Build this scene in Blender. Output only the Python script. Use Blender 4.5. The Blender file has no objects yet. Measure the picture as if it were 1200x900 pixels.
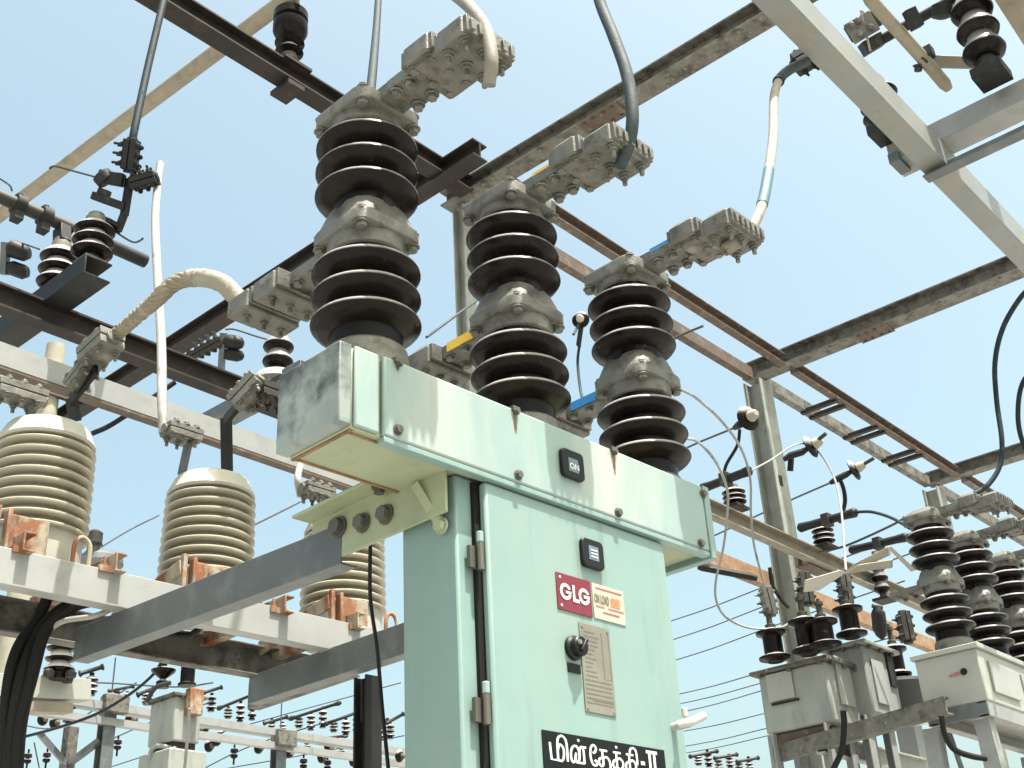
import bpy, bmesh, math, random
from mathutils import Vector as V, Matrix
random.seed(4)
R = math.radians
S = bpy.context.scene
COL = S.collection

# ------------------------------------------------------------------ camera
YAW, PITCH, ROLL, FPX = R(40.2353), R(27.7172), R(-3.2507), 1416.16
fw = V((math.cos(YAW)*math.cos(PITCH), math.sin(YAW)*math.cos(PITCH), math.sin(PITCH)))
rt = fw.cross(V((0, 0, 1))).normalized()
up = rt.cross(fw)
rt, up = rt*math.cos(ROLL)+up*math.sin(ROLL), -rt*math.sin(ROLL)+up*math.cos(ROLL)
EYE = V((0, 0, 1.6))
cam = bpy.data.cameras.new('camera')
cam.sensor_width = 36
cam.lens = 36*FPX/1200
cam.clip_end = 6000
cam.clip_start = .05
co = bpy.data.objects.new('camera', cam)
COL.objects.link(co)
mr = Matrix((rt, up, -fw)).transposed().to_4x4()
co.matrix_world = Matrix.Translation(EYE) @ mr
S.camera = co

# ------------------------------------------------------------------ light
CAB = R(-2.667)                       # the breaker row is turned a little against the gantry
SUN_EL = R(71)
SUN_AZ = R(-90)+CAB                    # where the sun stands, world angle from +X
w = bpy.data.worlds.new('World')
S.world = w
w.use_nodes = True
nt = w.node_tree
sky = nt.nodes.new('ShaderNodeTexSky')
sky.sky_type = 'NISHITA'
sky.sun_disc = False
sky.sun_elevation = SUN_EL
sky.sun_rotation = R(90)-SUN_AZ
sky.air_density = 1.0
sky.dust_density = 6.5
sky.ozone_density = 1.0
bg = nt.nodes['Background']
bg.inputs[1].default_value = .115
tint = nt.nodes.new('ShaderNodeMix')            # hazy tropical air: a little greener than the clear-air model
tint.data_type = 'RGBA'; tint.blend_type = 'MULTIPLY'
tint.inputs[0].default_value = 1
tint.inputs[7].default_value = (1.17, 1.235, .985, 1)
nt.links.new(sky.outputs[0], tint.inputs[6])
nt.links.new(tint.outputs[2], bg.inputs[0])
sl = bpy.data.lights.new('sun', 'SUN')
sl.energy = 4.5
sl.angle = R(.55)
sl.color = (1, .98, .94)
so = bpy.data.objects.new('sun', sl)
COL.objects.link(so)
sd = V((math.cos(SUN_AZ)*math.cos(SUN_EL), math.sin(SUN_AZ)*math.cos(SUN_EL), math.sin(SUN_EL)))
so.rotation_euler = sd.to_track_quat('Z', 'Y').to_euler()
so.location = (0, -5, 20)
S.view_settings.view_transform = 'Standard'
S.view_settings.look = 'None'
S.view_settings.exposure = 1.48
S.view_settings.gamma = 1
S.render.engine = 'CYCLES'
S.cycles.use_denoising = True
S.cycles.max_bounces = 8

# ------------------------------------------------------------------ sight lines of the survey
def ray(x, y):
    return rt*((x-600)/FPX) - up*((y-450)/FPX) + fw
def PD(x, y, d):                       # point at depth d
    return EYE + ray(x, y)*d
CM = Matrix.Rotation(CAB, 3, 'Z')
def C(x, y, z):                        # breaker-row coordinates -> world
    return CM @ V((x, y, z))
def PL(x, y, ax, val, cab=False):      # point where a sight line meets a plane
    d, o = ray(x, y), EYE
    if cab:
        d, o = CM.transposed() @ d, CM.transposed() @ o
    i = 'XYZ'.index(ax)
    p = o + d*((val-o[i])/d[i])
    return CM @ p if cab else p
def PLc(x, y, ax, val):                # same, left in breaker-row coordinates
    return CM.transposed() @ PL(x, y, ax, val, True)

# ------------------------------------------------------------------ materials
MATS = {}
def mat(name, col, rough=.5, metal=0., spots=(), var=.12, vscale=6., bump=0., bscale=60., coat=0., spec=.5, lit_top=None):
    m = bpy.data.materials.new(name)
    m.use_nodes = True
    n, l = m.node_tree.nodes, m.node_tree.links
    b = n['Principled BSDF']
    tc = n.new('ShaderNodeTexCoord')
    oi = n.new('ShaderNodeObjectInfo')
    ml = n.new('ShaderNodeMath'); ml.operation = 'MULTIPLY'; ml.inputs[1].default_value = 37.
    l.new(oi.outputs['Random'], ml.inputs[0])
    ad = n.new('ShaderNodeVectorMath'); ad.operation = 'ADD'
    l.new(tc.outputs['Object'], ad.inputs[0]); l.new(ml.outputs[0], ad.inputs[1])
    def noise(scale, detail=5, stretch=(1, 1, 1)):
        mp = n.new('ShaderNodeMapping'); mp.inputs['Scale'].default_value = stretch
        l.new(ad.outputs[0], mp.inputs[0])
        t = n.new('ShaderNodeTexNoise'); t.inputs['Scale'].default_value = scale
        t.inputs['Detail'].default_value = detail; t.inputs['Roughness'].default_value = .62
        l.new(mp.outputs[0], t.inputs[0])
        return t
    def ramp(src, lo, hi):
        r = n.new('ShaderNodeMapRange'); r.inputs[1].default_value = lo; r.inputs[2].default_value = hi
        r.clamp = True
        l.new(src, r.inputs[0])
        return r
    def mix(f, a, bb):
        x = n.new('ShaderNodeMix'); x.data_type = 'RGBA'
        l.new(f, x.inputs[0])
        for s, v in ((6, a), (7, bb)):
            if isinstance(v, tuple): x.inputs[s].default_value = (*v, 1)
            else: l.new(v, x.inputs[s])
        return x.outputs[2]
    t0 = noise(vscale)
    r0 = ramp(t0.outputs[0], .3, .7)
    c = mix(r0.outputs[0], tuple(max(0, k*(1-var)) for k in col), tuple(min(1, k*(1+var)) for k in col))
    rg = None
    for sp in spots:
        c2, lo, hi, sc = sp[:4]
        st = sp[4] if len(sp) > 4 else (1, 1, 1)
        f = ramp(noise(sc, 8, st).outputs[0], lo, hi)
        c = mix(f.outputs[0], c, c2)
        rr = n.new('ShaderNodeMapRange'); rr.inputs[3].default_value = rough; rr.inputs[4].default_value = min(.9, rough+.25)
        l.new(f.outputs[0], rr.inputs[0]); rg = rr
    if lit_top:                                           # sunlight on upturned rims, painted into the colour
        ge = n.new('ShaderNodeNewGeometry'); sx = n.new('ShaderNodeSeparateXYZ')
        l.new(ge.outputs['Normal'], sx.inputs[0])
        c = mix(ramp(sx.outputs[2], lit_top[1], lit_top[2]).outputs[0], c, lit_top[0])
    b.inputs['Specular IOR Level'].default_value = spec
    l.new(c, b.inputs['Base Color'])
    b.inputs['Roughness'].default_value = rough
    if rg: l.new(rg.outputs[0], b.inputs['Roughness'])
    b.inputs['Metallic'].default_value = metal
    b.inputs['Coat Weight'].default_value = coat
    if bump:
        tb = noise(bscale, 4)
        bp = n.new('ShaderNodeBump'); bp.inputs['Strength'].default_value = bump; bp.inputs['Distance'].default_value = .004
        l.new(tb.outputs[0], bp.inputs['Height']); l.new(bp.outputs[0], b.inputs['Normal'])
    MATS[name] = m
    return m
RUST, DRUST, DIRT = (.26, .085, .03), (.07, .032, .018), (.16, .14, .11)
mat('mint_paint', (.160, .236, .220), .42, spots=[((.19, .245, .21), .50, .78, 3.5, (1, 1, .35)), ((.125, .17, .15), .56, .74, 16, (1, 1, .07)), ((.125, .15, .12), .70, .86, 14)], var=.04, bump=.06)
mat('mint_cover', (.195, .262, .247), .42, spots=[((.32, .33, .30), .46, .68, 3.0, (1, 1, .25)), ((.20, .215, .18), .60, .78, 22, (1, 1, .08)), ((.18, .16, .11), .72, .86, 24, (1, 1, .2))], var=.05, bump=.06)
mat('mint_under', (.25, .275, .175), .5, spots=[((.14, .10, .05), .66, .84, 9), ((.20, .22, .16), .5, .7, 5)], var=.08)
mat('stained_zinc', (0.203, 0.232, 0.221), .55, spots=[((0.0413, 0.045, 0.045), .44, .62, 7), ((0.247, 0.27, 0.255), .6, .7, 17)], var=.2, vscale=4)
mat('gap_shade', (.010, .010, .009), .7, spec=.15)
mat('bolt_steel', (.10, .095, .08), .5, .5, spots=[(RUST, .6, .75, 40)])
mat('rust_stain', (.17, .10, .05), .8, var=.4, vscale=30)
mat('porcelain_dark', (.006, .004, .0035), .26, var=.5, vscale=9, coat=0, spec=.13, lit_top=((.30, .28, .275), .12, .55), spots=[((.022, .017, .015), .58, .82, 9), ((.05, .045, .04), .66, .76, 26)])  # bright sunlit rim line put into the glaze colour
mat('cast_aluminium', (.13, .125, .11), .48, .2, spots=[((.065, .058, .046), .50, .68, 26), ((.22, .21, .19), .60, .72, 15), ((.09, .05, .025), .68, .80, 34)], var=.12, vscale=20, bump=.35, bscale=130, spec=.35)
mat('cast_dark', (0.0341, 0.0322, 0.0279), .55, .2, spots=[((0.124, 0.112, 0.093), .58, .75, 25)], bump=.3, spec=.25)
mat('galvanized', (0.0864, 0.096, 0.101), .5, .2, spots=[((0.13, 0.137, 0.139), .5, .7, 12), (DIRT, .64, .85, 7)], var=.12)
mat('galvanized_light', (0.215, 0.217, 0.212), .5, .1, spots=[((0.145, 0.145, 0.143), .55, .8, 9), ((0.139, 0.11, 0.0755), .68, .85, 12)], var=.1)
mat('channel_dull', (.165, .172, .168), .5, .05, spots=[((.21, .18, .13), .5, .75, 5), ((.12, .12, .12), .6, .8, 12)], var=.1)
mat('steel_tan', (.17, .15, .115), .65, .05, spots=[((.09, .075, .055), .52, .7, 12), ((.22, .20, .17), .56, .7, 25)], var=.2)
mat('galvanized_white', (0.258, 0.258, 0.25), .5, .05, spots=[((0.179, 0.179, 0.168), .56, .8, 10), ((0.157, 0.106, 0.0617), .70, .86, 15)], var=.08)
mat('steel_weathered', (.11, .104, .09), .65, .1, spots=[((.035, .028, .02), .48, .64, 12), ((.12, .065, .035), .58, .72, 20), ((.23, .225, .21), .60, .70, 34)], var=.3, vscale=11, bump=.3)
mat('steel_rusty', (0.0723, 0.051, 0.0374), .7, .05, spots=[((0.162, 0.145, 0.123), .56, .72, 14), (DRUST, .5, .72, 22)], var=.3, vscale=9)
mat('steel_orange', (0.203, 0.112, 0.0562), .75, 0, spots=[((0.225, 0.195, 0.143), .52, .70, 12), ((0.075, 0.0375, 0.021), .58, .75, 22)], var=.25, vscale=9)
mat('steel_dark', (0.0186, 0.0155, 0.0136), .65, .1, spots=[((0.0527, 0.026, 0.0174), .54, .74, 14), ((0.0744, 0.0713, 0.0651), .66, .80, 20)], spec=.25, var=.3)
mat('steel_black', (0.0155, 0.0155, 0.0161), .55, .2, spots=[((0.062, 0.0527, 0.0434), .60, .78, 14)], spec=.25, var=.3)
mat('post_grey', (0.229, 0.234, 0.209), .6, .1, spots=[((0.127, 0.112, 0.0878), .53, .72, 9, (1, 1, .3)), ((0.0439, 0.039, 0.0342), .66, .74, 16, (1, 1, .4))], var=.2)
mat('cream_porcelain', (.30, .275, .215), .3, spots=[((.19, .17, .12), .50, .80, 6), ((.07, .07, .06), .64, .80, 7, (1, 1, .3))], var=.10, coat=.1)
mat('ct_white', (0.343, 0.323, 0.277), .45, spots=[((0.224, 0.185, 0.125), .60, .85, 7)], var=.06)
mat('rust_orange', (.26, .22, .16), .8, spots=[((.17, .062, .026), .45, .54, 9, (1, 1, .55)), ((.27, .115, .045), .57, .66, 13), ((.045, .022, .015), .56, .68, 15, (1, 1, .5))], var=.3, vscale=16, bump=.4)
mat('cable_grey', (.030, .039, .042), .65, 0, spots=[((.06, .068, .068), .5, .7, 20)], spec=.2, bump=.3, bscale=120)
mat('cable_blue', (.009, .017, .022), .65, 0, spec=.2, spots=[((.03, .042, .046), .55, .7, 20)])
mat('cable_cream', (.24, .215, .17), .65, 0, spots=[((.13, .11, .078), .52, .70, 12), ((.07, .06, .045), .64, .76, 26)], bump=.4)
mat('cable_drab', (.17, .155, .125), .65, 0, spots=[((.10, .09, .07), .5, .75, 14)], bump=.3)
mat('cable_brown', (.175, .145, .10), .65, 0, spots=[((.29, .26, .205), .5, .72, 12)], bump=.6, bscale=90)
mat('loop_grey', (.20, .20, .195), .6, 0, spots=[((.10, .10, .10), .55, .7, 12)])
mat('cable_white', (.26, .255, .235), .5, 0, spots=[((.15, .14, .115), .55, .72, 9), ((.10, .09, .07), .66, .78, 22)], bump=.2)
mat('cable_black', (.007, .007, .007), .6, spec=.2)
mat('wire', (.045, .05, .054), .6, 0, spec=.25)
mat('tape_blue', (.025, .22, .55), .5, spots=[((.10, .16, .22), .62, .75, 30)])
mat('tape_teal', (.04, .105, .125), .6)
mat('tape_yellow', (.72, .46, .05), .5, spots=[((.25, .2, .1), .62, .75, 30)])
mat('pipe_beige', (0.205, 0.175, 0.129), .5, .05, spots=[((0.145, 0.119, 0.0825), .5, .75, 8)])
mat('pipe_yellow', (.020, .018, .012), .55, spots=[((.22, .19, .055), .54, .62, 3.2), ((.30, .13, .03), .62, .70, 5)], var=.2)
mat('sign_red', (.125, .010, .020), .45)
mat('faded_red', (.24, .085, .085), .6, spots=[((.27, .25, .23), .5, .7, 60)])
mat('sign_cream', (0.304, 0.29, 0.231), .4)
mat('sign_white', (0.465, 0.465, 0.45), .4)
mat('sign_black', (.006, .008, .009), .6, spec=.12)
mat('sign_maroon', (.28, .05, .045), .5)
mat('sign_orange', (.50, .17, .07), .5)
mat('sign_olive', (.12, .10, .06), .5)
mat('etched', (.11, .10, .075), .5)
mat('plate_steel', (0.168, 0.161, 0.129), .4, .2, spots=[((0.124, 0.114, 0.0863), .5, .75, 8)])
mat('window_grey', (.10, .14, .18), .15)
mat('black_plastic', (.006, .006, .006), .45, spec=.25)
mat('handle_white', (0.343, 0.337, 0.314), .4, spots=[((0.198, 0.188, 0.165), .6, .8, 20)])
mat('tank_grey', (.23, .235, .215), .5, spots=[((.155, .165, .15), .50, .70, 7, (1, 1, .4)), ((.15, .08, .045), .62, .74, 10, (1, 1, .5))], var=.12)
mat('tank_white', (0.277, 0.277, 0.247), .5, spots=[((0.198, 0.198, 0.172), .52, .75, 6), ((0.178, 0.119, 0.066), .70, .82, 10)], var=.08)
mat('concrete_pale', (0.264, 0.241, 0.191), .8, spots=[((0.198, 0.178, 0.145), .5, .75, 5)], bump=.3)
mat('tank_dark', (.018, .018, .018), .6, spec=.2)
mat('gravel', (0.294, 0.29, 0.269), .9, spots=[((0.18, 0.177, 0.169), .45, .62, 22), ((0.396, 0.39, 0.369), .56, .7, 35)], var=.2, vscale=.4, bump=.8, bscale=45)

# ------------------------------------------------------------------ mesh building
WM = {}
class MB:
    def __init__(s, cab=False):
        s.v, s.f, s.cab = [], [], cab
    def a(s, p):
        p = V(p)
        s.v.append(CM @ p if s.cab else p)
        return len(s.v)-1
    def rings(s, rings, cap0=True, cap1=True, close=True):
        idx = [[s.a(p) for p in r] for r in rings]
        n = len(idx[0])
        for i in range(len(idx)-1):
            for j in range(n if close else n-1):
                k = (j+1) % n
                s.f.append((idx[i][j], idx[i][k], idx[i+1][k], idx[i+1][j]))
        if cap0: s.f.append(tuple(reversed(idx[0])))
        if cap1: s.f.append(tuple(idx[-1]))
        return s
    def box(s, c, d, rot=None):
        c = V(c); h = V(d)*.5
        rot = rot or Matrix.Identity(3)
        q = [[c+rot @ V((x*h.x, y*h.y, z*h.z)) for x, y in ((-1, -1), (1, -1), (1, 1), (-1, 1))] for z in (-1, 1)]
        return s.rings(q)
    def box2(s, a, b):
        a, b = V(a), V(b)
        return s.box((a+b)/2, [abs(k) for k in (b-a)])
    def bar(s, p0, p1, prof, upv=(0, 0, 1), flip=1):
        p0, p1 = V(p0), V(p1)
        t = (p1-p0).normalized()
        sd_ = t.cross(V(upv)).normalized()*flip
        u2 = sd_.cross(t)*flip
        if flip < 0: prof = list(reversed(prof))
        return s.rings([[p+sd_*x+u2*y for x, y in prof] for p in (p0, p1)])
    def tube(s, pts, r, n=8, caps=True):
        pts = [V(p) for p in pts]
        m = len(pts)
        rr = r if isinstance(r, (list, tuple)) else [r]*m
        prev = None
        out = []
        for i, p in enumerate(pts):
            t = (pts[min(i+1, m-1)]-pts[max(i-1, 0)]).normalized()
            if prev is None:
                a = t.orthogonal().normalized()
            else:
                a = (prev-t*prev.dot(t)).normalized()
            prev = a
            b = t.cross(a)
            out.append([p+(a*math.cos(2*math.pi*k/n)+b*math.sin(2*math.pi*k/n))*rr[i] for k in range(n)])
        return s.rings(out, caps, caps)
    def cyl(s, p0, p1, r, n=12, r1=None):
        return s.tube([p0, p1], [r, r if r1 is None else r1], n)
    def lathe(s, o, prof, n=24, axis=(0, 0, 1), phase=0.):
        o = V(o); ax = V(axis).normalized()
        a = ax.orthogonal().normalized() if abs(ax.z) < .99 else V((1, 0, 0))
        b = ax.cross(a)
        return s.rings([[o+ax*h+(a*math.cos(2*math.pi*k/n+phase)+b*math.sin(2*math.pi*k/n+phase))*max(r, 1e-4) for k in range(n)] for r, h in prof])
    def prism(s, poly, vec):
        vec = V(vec)
        return s.rings([[V(p) for p in poly], [V(p)+vec for p in poly]])
    def bolt(s, p, axis, r=.011, l=.014, shank=0.):
        p, ax = V(p), V(axis).normalized()
        s.lathe(p, [(r*1.35, 0), (r*1.35, l*.25)], 12, ax)
        s.lathe(p, [(r, l*.25), (r, l)], 6, ax)
        if shank: s.lathe(p, [(r*.55, l), (r*.55, l+shank)], 8, ax)
        return s
    def build(s, name, m, parent=None, bevel=0., ang=35, org=None, each=False):
        if each:
            return s.split_build(name, m, parent, bevel, ang)
        lo = V([min(p[i] for p in s.v) for i in range(3)])
        hi = V([max(p[i] for p in s.v) for i in range(3)])
        c = V(org) if org is not None else (lo+hi)/2
        me = bpy.data.meshes.new(name)
        me.from_pydata([p-c for p in s.v], [], s.f)
        bm = bmesh.new(); bm.from_mesh(me)
        bmesh.ops.recalc_face_normals(bm, faces=bm.faces)
        bm.to_mesh(me); bm.free()
        me.polygons.foreach_set('use_smooth', [True]*len(me.polygons))
        me.set_sharp_from_angle(angle=R(ang))
        me.materials.append(MATS[m])
        o = bpy.data.objects.new(name, me)
        COL.objects.link(o)
        WM[o] = Matrix.Translation(c)
        place(o, parent)
        if bevel:
            b = o.modifiers.new('bevel', 'BEVEL')
            b.width = bevel; b.segments = 2; b.limit_method = 'ANGLE'; b.angle_limit = R(40)
        return o
    def split_build(s, name, m, parent, bevel, ang):
        n = len(s.v); par = list(range(n))
        def find(i):
            while par[i] != i:
                par[i] = par[par[i]]; i = par[i]
            return i
        for f in s.f:
            for j in f[1:]: par[find(j)] = find(f[0])
        isl = {}
        for i in range(n): isl.setdefault(find(i), []).append(i)
        grp = []                                       # join islands whose boxes touch
        for ids in isl.values():
            lo = [min(s.v[i][k] for i in ids)-.001 for k in range(3)]; hi = [max(s.v[i][k] for i in ids)+.001 for k in range(3)]
            g = [ids, lo, hi]
            for h in list(grp):
                if all(h[1][k] <= g[2][k] and g[1][k] <= h[2][k] for k in range(3)):
                    g[0] = g[0]+h[0]; g[1] = [min(a, b) for a, b in zip(g[1], h[1])]; g[2] = [max(a, b) for a, b in zip(g[2], h[2])]
                    grp.remove(h)
            grp.append(g)
        o = None
        for ids, _, _ in grp:
            mp = {i: k for k, i in enumerate(ids)}
            q = MB(); q.v = [s.v[i] for i in ids]
            q.f = [tuple(mp[i] for i in f) for f in s.f if f[0] in mp]
            o = q.build(name, m, parent, bevel, ang)
        return o
def place(o, parent):
    if parent is not None:
        o.parent = parent
        o.matrix_local = WM[parent].inverted() @ WM[o]
    else:
        o.matrix_world = WM[o]
def tag(o, label, cat, group=None, kind=None):
    if label: o['label'] = label
    if cat: o['category'] = cat
    if group: o['group'] = group
    o['kind'] = kind or 'thing'
    return o
def thing(name, label, cat, loc, group=None):
    o = bpy.data.objects.new(name, None)
    o.empty_display_size = .1
    COL.objects.link(o)
    WM[o] = Matrix.Translation(V(loc))
    o.matrix_world = WM[o]
    return tag(o, label, cat, group)
def copy_tree(o, shift, parent=None, top=True):
    c = o.copy(); COL.objects.link(c)
    if top:
        WM[c] = Matrix.Translation(V(shift)) @ WM[o]
        c.matrix_world = WM[c]
    else:
        WM[c] = WM[o]
        c.parent = parent
        c.matrix_local = o.matrix_local
    for ch in list(o.children):
        copy_tree(ch, shift, c, False)
    return c
def smooth_path(pts, k=8):
    pts = [V(p) for p in pts]
    q = [pts[0]*2-pts[1]]+pts+[pts[-1]*2-pts[-2]]
    out = []
    for i in range(1, len(q)-2):
        for j in range(k):
            t = j/k
            a, b, c, d = q[i-1:i+3]
            out.append(.5*((2*b)+(c-a)*t+(2*a-5*b+4*c-d)*t*t+(3*b-a-3*c+d)*t**3))
    return out+[pts[-1]]
def cable(name, pts, r, m, label, cat='cable', group=None, n=8, k=8, parent=None):
    o = MB().tube(smooth_path(pts, k), r, n).build(name, m, parent, ang=60)
    return tag(o, label, cat, group) if parent is None else o
def braid(pts, r, m, label, cat='cable', parent=None, name='braided_cable', ns=7, turns=9):
    sp = smooth_path(pts, 12)
    L = [0.]
    for a, b in zip(sp, sp[1:]): L.append(L[-1]+(b-a).length)
    mb = MB().tube(sp, r*.78, 10)
    nrm = None; fr = []
    for i, p in enumerate(sp):
        t = (sp[min(i+1, len(sp)-1)]-sp[max(i-1, 0)]).normalized()
        nrm = t.orthogonal().normalized() if nrm is None else (nrm-t*nrm.dot(t)).normalized()
        fr.append((nrm, t.cross(nrm)))
    for k in range(ns):
        q = []
        for i, p in enumerate(sp):
            a = 2*math.pi*(k/ns+turns*L[i]/max(L[-1], 1e-6))
            q.append(p+(fr[i][0]*math.cos(a)+fr[i][1]*math.sin(a))*r*.68)
        mb.tube(q, r*.40, 6)
    o = mb.build(name, m, parent, ang=60)
    return tag(o, label, cat) if parent is None else o
def PX(*a):                                            # (x, y, depth) triples -> points
    return [PD(*q) for q in a]
def rect(w_, h_): return [(-w_/2, -h_/2), (w_/2, -h_/2), (w_/2, h_/2), (-w_/2, h_/2)]
def ibeam(h, b, t=.008, tw=.007):
    x, y = b/2, h/2
    return [(-x, -y), (x, -y), (x, -y+t), (tw/2, -y+t), (tw/2, y-t), (x, y-t), (x, y), (-x, y), (-x, y-t), (-tw/2, y-t), (-tw/2, -y+t), (-x, -y+t)]
def chan(h, b, t=.008):                                # web at x=0, flanges towards +x
    y = h/2
    return [(0, -y), (b, -y), (b, -y+t), (t, -y+t), (t, y-t), (b, y-t), (b, y), (0, y)]
def angle(a, b, t=.008): return [(0, 0), (b, 0), (b, t), (t, t), (t, a), (0, a)]

# ------------------------------------------------------------------ ground
g = MB()
for r0, r1 in ((0, 5), (5, 40), (40, 400), (400, 4000)):
    n = 48
    a_ = [g.a((r0*math.cos(2*math.pi*k/n), r0*math.sin(2*math.pi*k/n), 0)) for k in range(n)]
    b_ = [g.a((r1*math.cos(2*math.pi*k/n), r1*math.sin(2*math.pi*k/n), 0)) for k in range(n)]
    for k in range(n):
        g.f.append((a_[k], a_[(k+1) % n], b_[(k+1) % n], b_[k]))
tag(g.build('ground', 'gravel'), 'pale gravel yard under the substation', 'ground', kind='structure')

# ------------------------------------------------------------------ gantry: columns, girders, cross beams
H = 6.6
YN, YF = 4.262, 4.535
def steel(name, p0, p1, prof, m, label, cat='steel beam', group=None, upv=(0, 0, 1), holes=0, flip=1):
    o = MB().bar(p0, p1, prof, upv, flip).build(name, m, None, 0)
    return tag(o, label, cat, group)
def column(x, y, ztop, label, m='post_grey', h=.16, b=.2):
    t = thing('gantry_column', label, 'steel column', (x, y, 0), 'columns carrying the overhead gantry')
    MB().bar((x, y, .02), (x, y, ztop), ibeam(h, b, .012, .01), (0, 1, 0)).build('shaft', m, t)
    MB().box((x, y, .012), (.45, .4, .024)).build('base_plate', m, t)
    return t
GC = (4.99, 8.78, 12.45)
c1 = column(GC[0], YF+.04, H-.075, 'farther pale steel column rising behind the middle black insulator pole', h=.10, b=.10)
c2 = column(GC[1], YF+.02, H-.075, 'weathered grey steel column right of the green cabinet', h=.17, b=.21)
pl2 = MB()
for z in (5.55, 4.55):
    pl2.box((GC[1]-.03, YF-.067, z), (.05, .012, .09))
pl2.build('gusset_plate', 'steel_dark', c2, each=True)
c3 = column(GC[2], YF+.02, H-.075, 'most distant gantry column standing behind the right hand breaker', h=.17, b=.21)
# girders: one per bay
def girder(x0, x1, z, m1, m2, battens, label, h=.11, b=.07):
    t = thing('gantry_girder', label, 'steel girder', ((x0+x1)/2, (YN+YF)/2, z), 'twin rail girders of the gantry')
    MB().bar((x0, YN, z), (x1, YN, z), chan(h, b, .009), flip=1).build('chord', m1, t)
    MB().bar((x0, YF, z), (x1, YF, z), chan(h, b, .009), flip=-1).build('chord', m2, t)
    for k in battens:
        MB().bar((k, YN-.04, z-h/2-.022), (k, YF+.06, z-h/2-.022), angle(.04, .05, .007)).build('batten', 'steel_dark', t)
    return t
girder(GC[0]+.07, GC[1]-.09, H, 'steel_rusty', 'steel_rusty', (), 'rusty twin rail girder passing behind the third black insulator pole')
girder(GC[1]+.09, GC[2]-.09, H, 'steel_rusty', 'steel_weathered', (9.62, 9.78, 10.45, 10.61, 11.28, 11.44), 'long twin rail girder right of the tall weathered column')
girder(GC[2]+.09, 24, H, 'steel_weathered', 'steel_weathered', (13.1, 13.3, 14.2, 14.4, 15.4), 'farthest stretch of twin rail girder above the right hand breaker')
# cross beams over the camera
def cross(x, y0, y1, z, m, label, h=.125, b=.125):
    t = thing('cross_beam', label, 'steel beam', (x, (y0+y1)/2, z), 'cross beams spanning the yard')
    MB().bar((x, y0, z), (x, y1, z), ibeam(h, b, .012, .012)).build('rail', m, t)
    for q in (.42, .78):
        yy = y0+(y1-y0)*q
        sp_ = MB().box((x, yy, z-h/2-.006), (b*1.15, .30, .010))
        for dx in (-b*.36, b*.36):
            for dy in (-.11, -.04, .04, .11): sp_.bolt((x+dx, yy+dy, z-h/2-.011), (0, 0, -1), .011, .014)
        sp_.build('splice_plate', 'steel_rusty', t)
    nb = MB()
    for k in range(int((y1-y0)/.5)):
        nb.bolt((x-b*.33, y0+.3+k*.5, z-h/2-.001), (0, 0, -1), .012, .012)
    nb.build('bolt', 'cast_aluminium', t, each=True)
    return t
cross(4.95, -1.5, 4.68, H+.01, 'steel_weathered', 'dark weathered rail beam ending above the middle insulator pole', .12, .14)
cross(8.80, -1.0, 4.66, H+.06, 'steel_weathered', 'heavy grey cross beam landing on the weathered column at right', .15, .17)
cross(12.48, -1.0, 4.60, H+.06, 'steel_weathered', 'farthest cross beam entering at the right edge above the second breaker', .14, .15)
steel('gantry_beam', (0.8, 4.45, H), (4.90, 4.45, H), ibeam(.125, .12, .012, .012), 'steel_dark', 'dark rusty beam running across the top left corner carrying one insulator', 'steel beam')
steel('gantry_beam', (4.66, 4.10, H-.02), (4.78, 11.5, H-.02), ibeam(.13, .13, .012, .012), 'steel_dark', 'long dark rusty beam receding down left behind the first insulator pole', 'steel beam')
# lower girder of the right bays
z1 = PL(955, 655, 'Y', YN).z
z2 = PL(955, 690, 'Y', YF).z
steel('lower_beam', (5.06, YN, z1), (14.5, YN, z1), chan(.125, .075, .01), 'steel_tan', 'upper of the two lower beams right of the green cabinet, pale and dirty', 'steel beam', flip=1)
steel('lower_beam', (5.06, YF+.12, z2), (14.5, YF+.12, z2), chan(.125, .075, .01), 'steel_orange', 'orange rusty beam below and behind the pale beam right of the green cabinet', 'steel beam', flip=-1)
steel('column_bracket', (GC[1]-.22, YN+.10, z2-.0), (GC[1]+.28, YN+.10, z2-.0), angle(.15, .12, .01), 'steel_rusty', 'dark rusty bracket clamped round the weathered column at the lower beams', 'bracket')

# ------------------------------------------------------------------ porcelain, clamps and other shared shapes
def shed_profile(core, rad, zs, z0, z1, t=.012):
    """outline of a ribbed porcelain from z0 up to z1 with a shed at every height of zs (rising)"""
    p = [(core, z0)]
    for z in zs:
        d = rad-core
        p += [(core, z-.030), (core+d*.16, z-.027), (core+d*.55, z-.019), (core+d*.86, z-.010), (rad-.003, z-.006), (rad, z-.002), (rad-.0004, z+.003), (rad-.005, z+.009), (rad-.012, z+.012),
              (core+d*.4, z+t+.005), (core*1.01, z+t+.010)]
    return p+[(core, z1)]
def simple_sheds(core, rad, n, z0, z1):
    p = [(core*.8, z0), (core, z0)]
    st = (z1-z0)/n
    for k in range(n):
        z = z0+st*k
        p += [(core, z+st*.08), (rad*.93, z+st*.22), (rad, z+st*.36), (rad*.94, z+st*.52), (core*1.05, z+st*.92)]
    return p+[(core, z1), (core*.8, z1)]
def orient(d, upv=(0, 0, 1)):
    d = V(d).normalized(); u = V(upv)
    s_ = d.cross(u).normalized()
    return Matrix((d, s_, s_.cross(d))).transposed()
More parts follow.
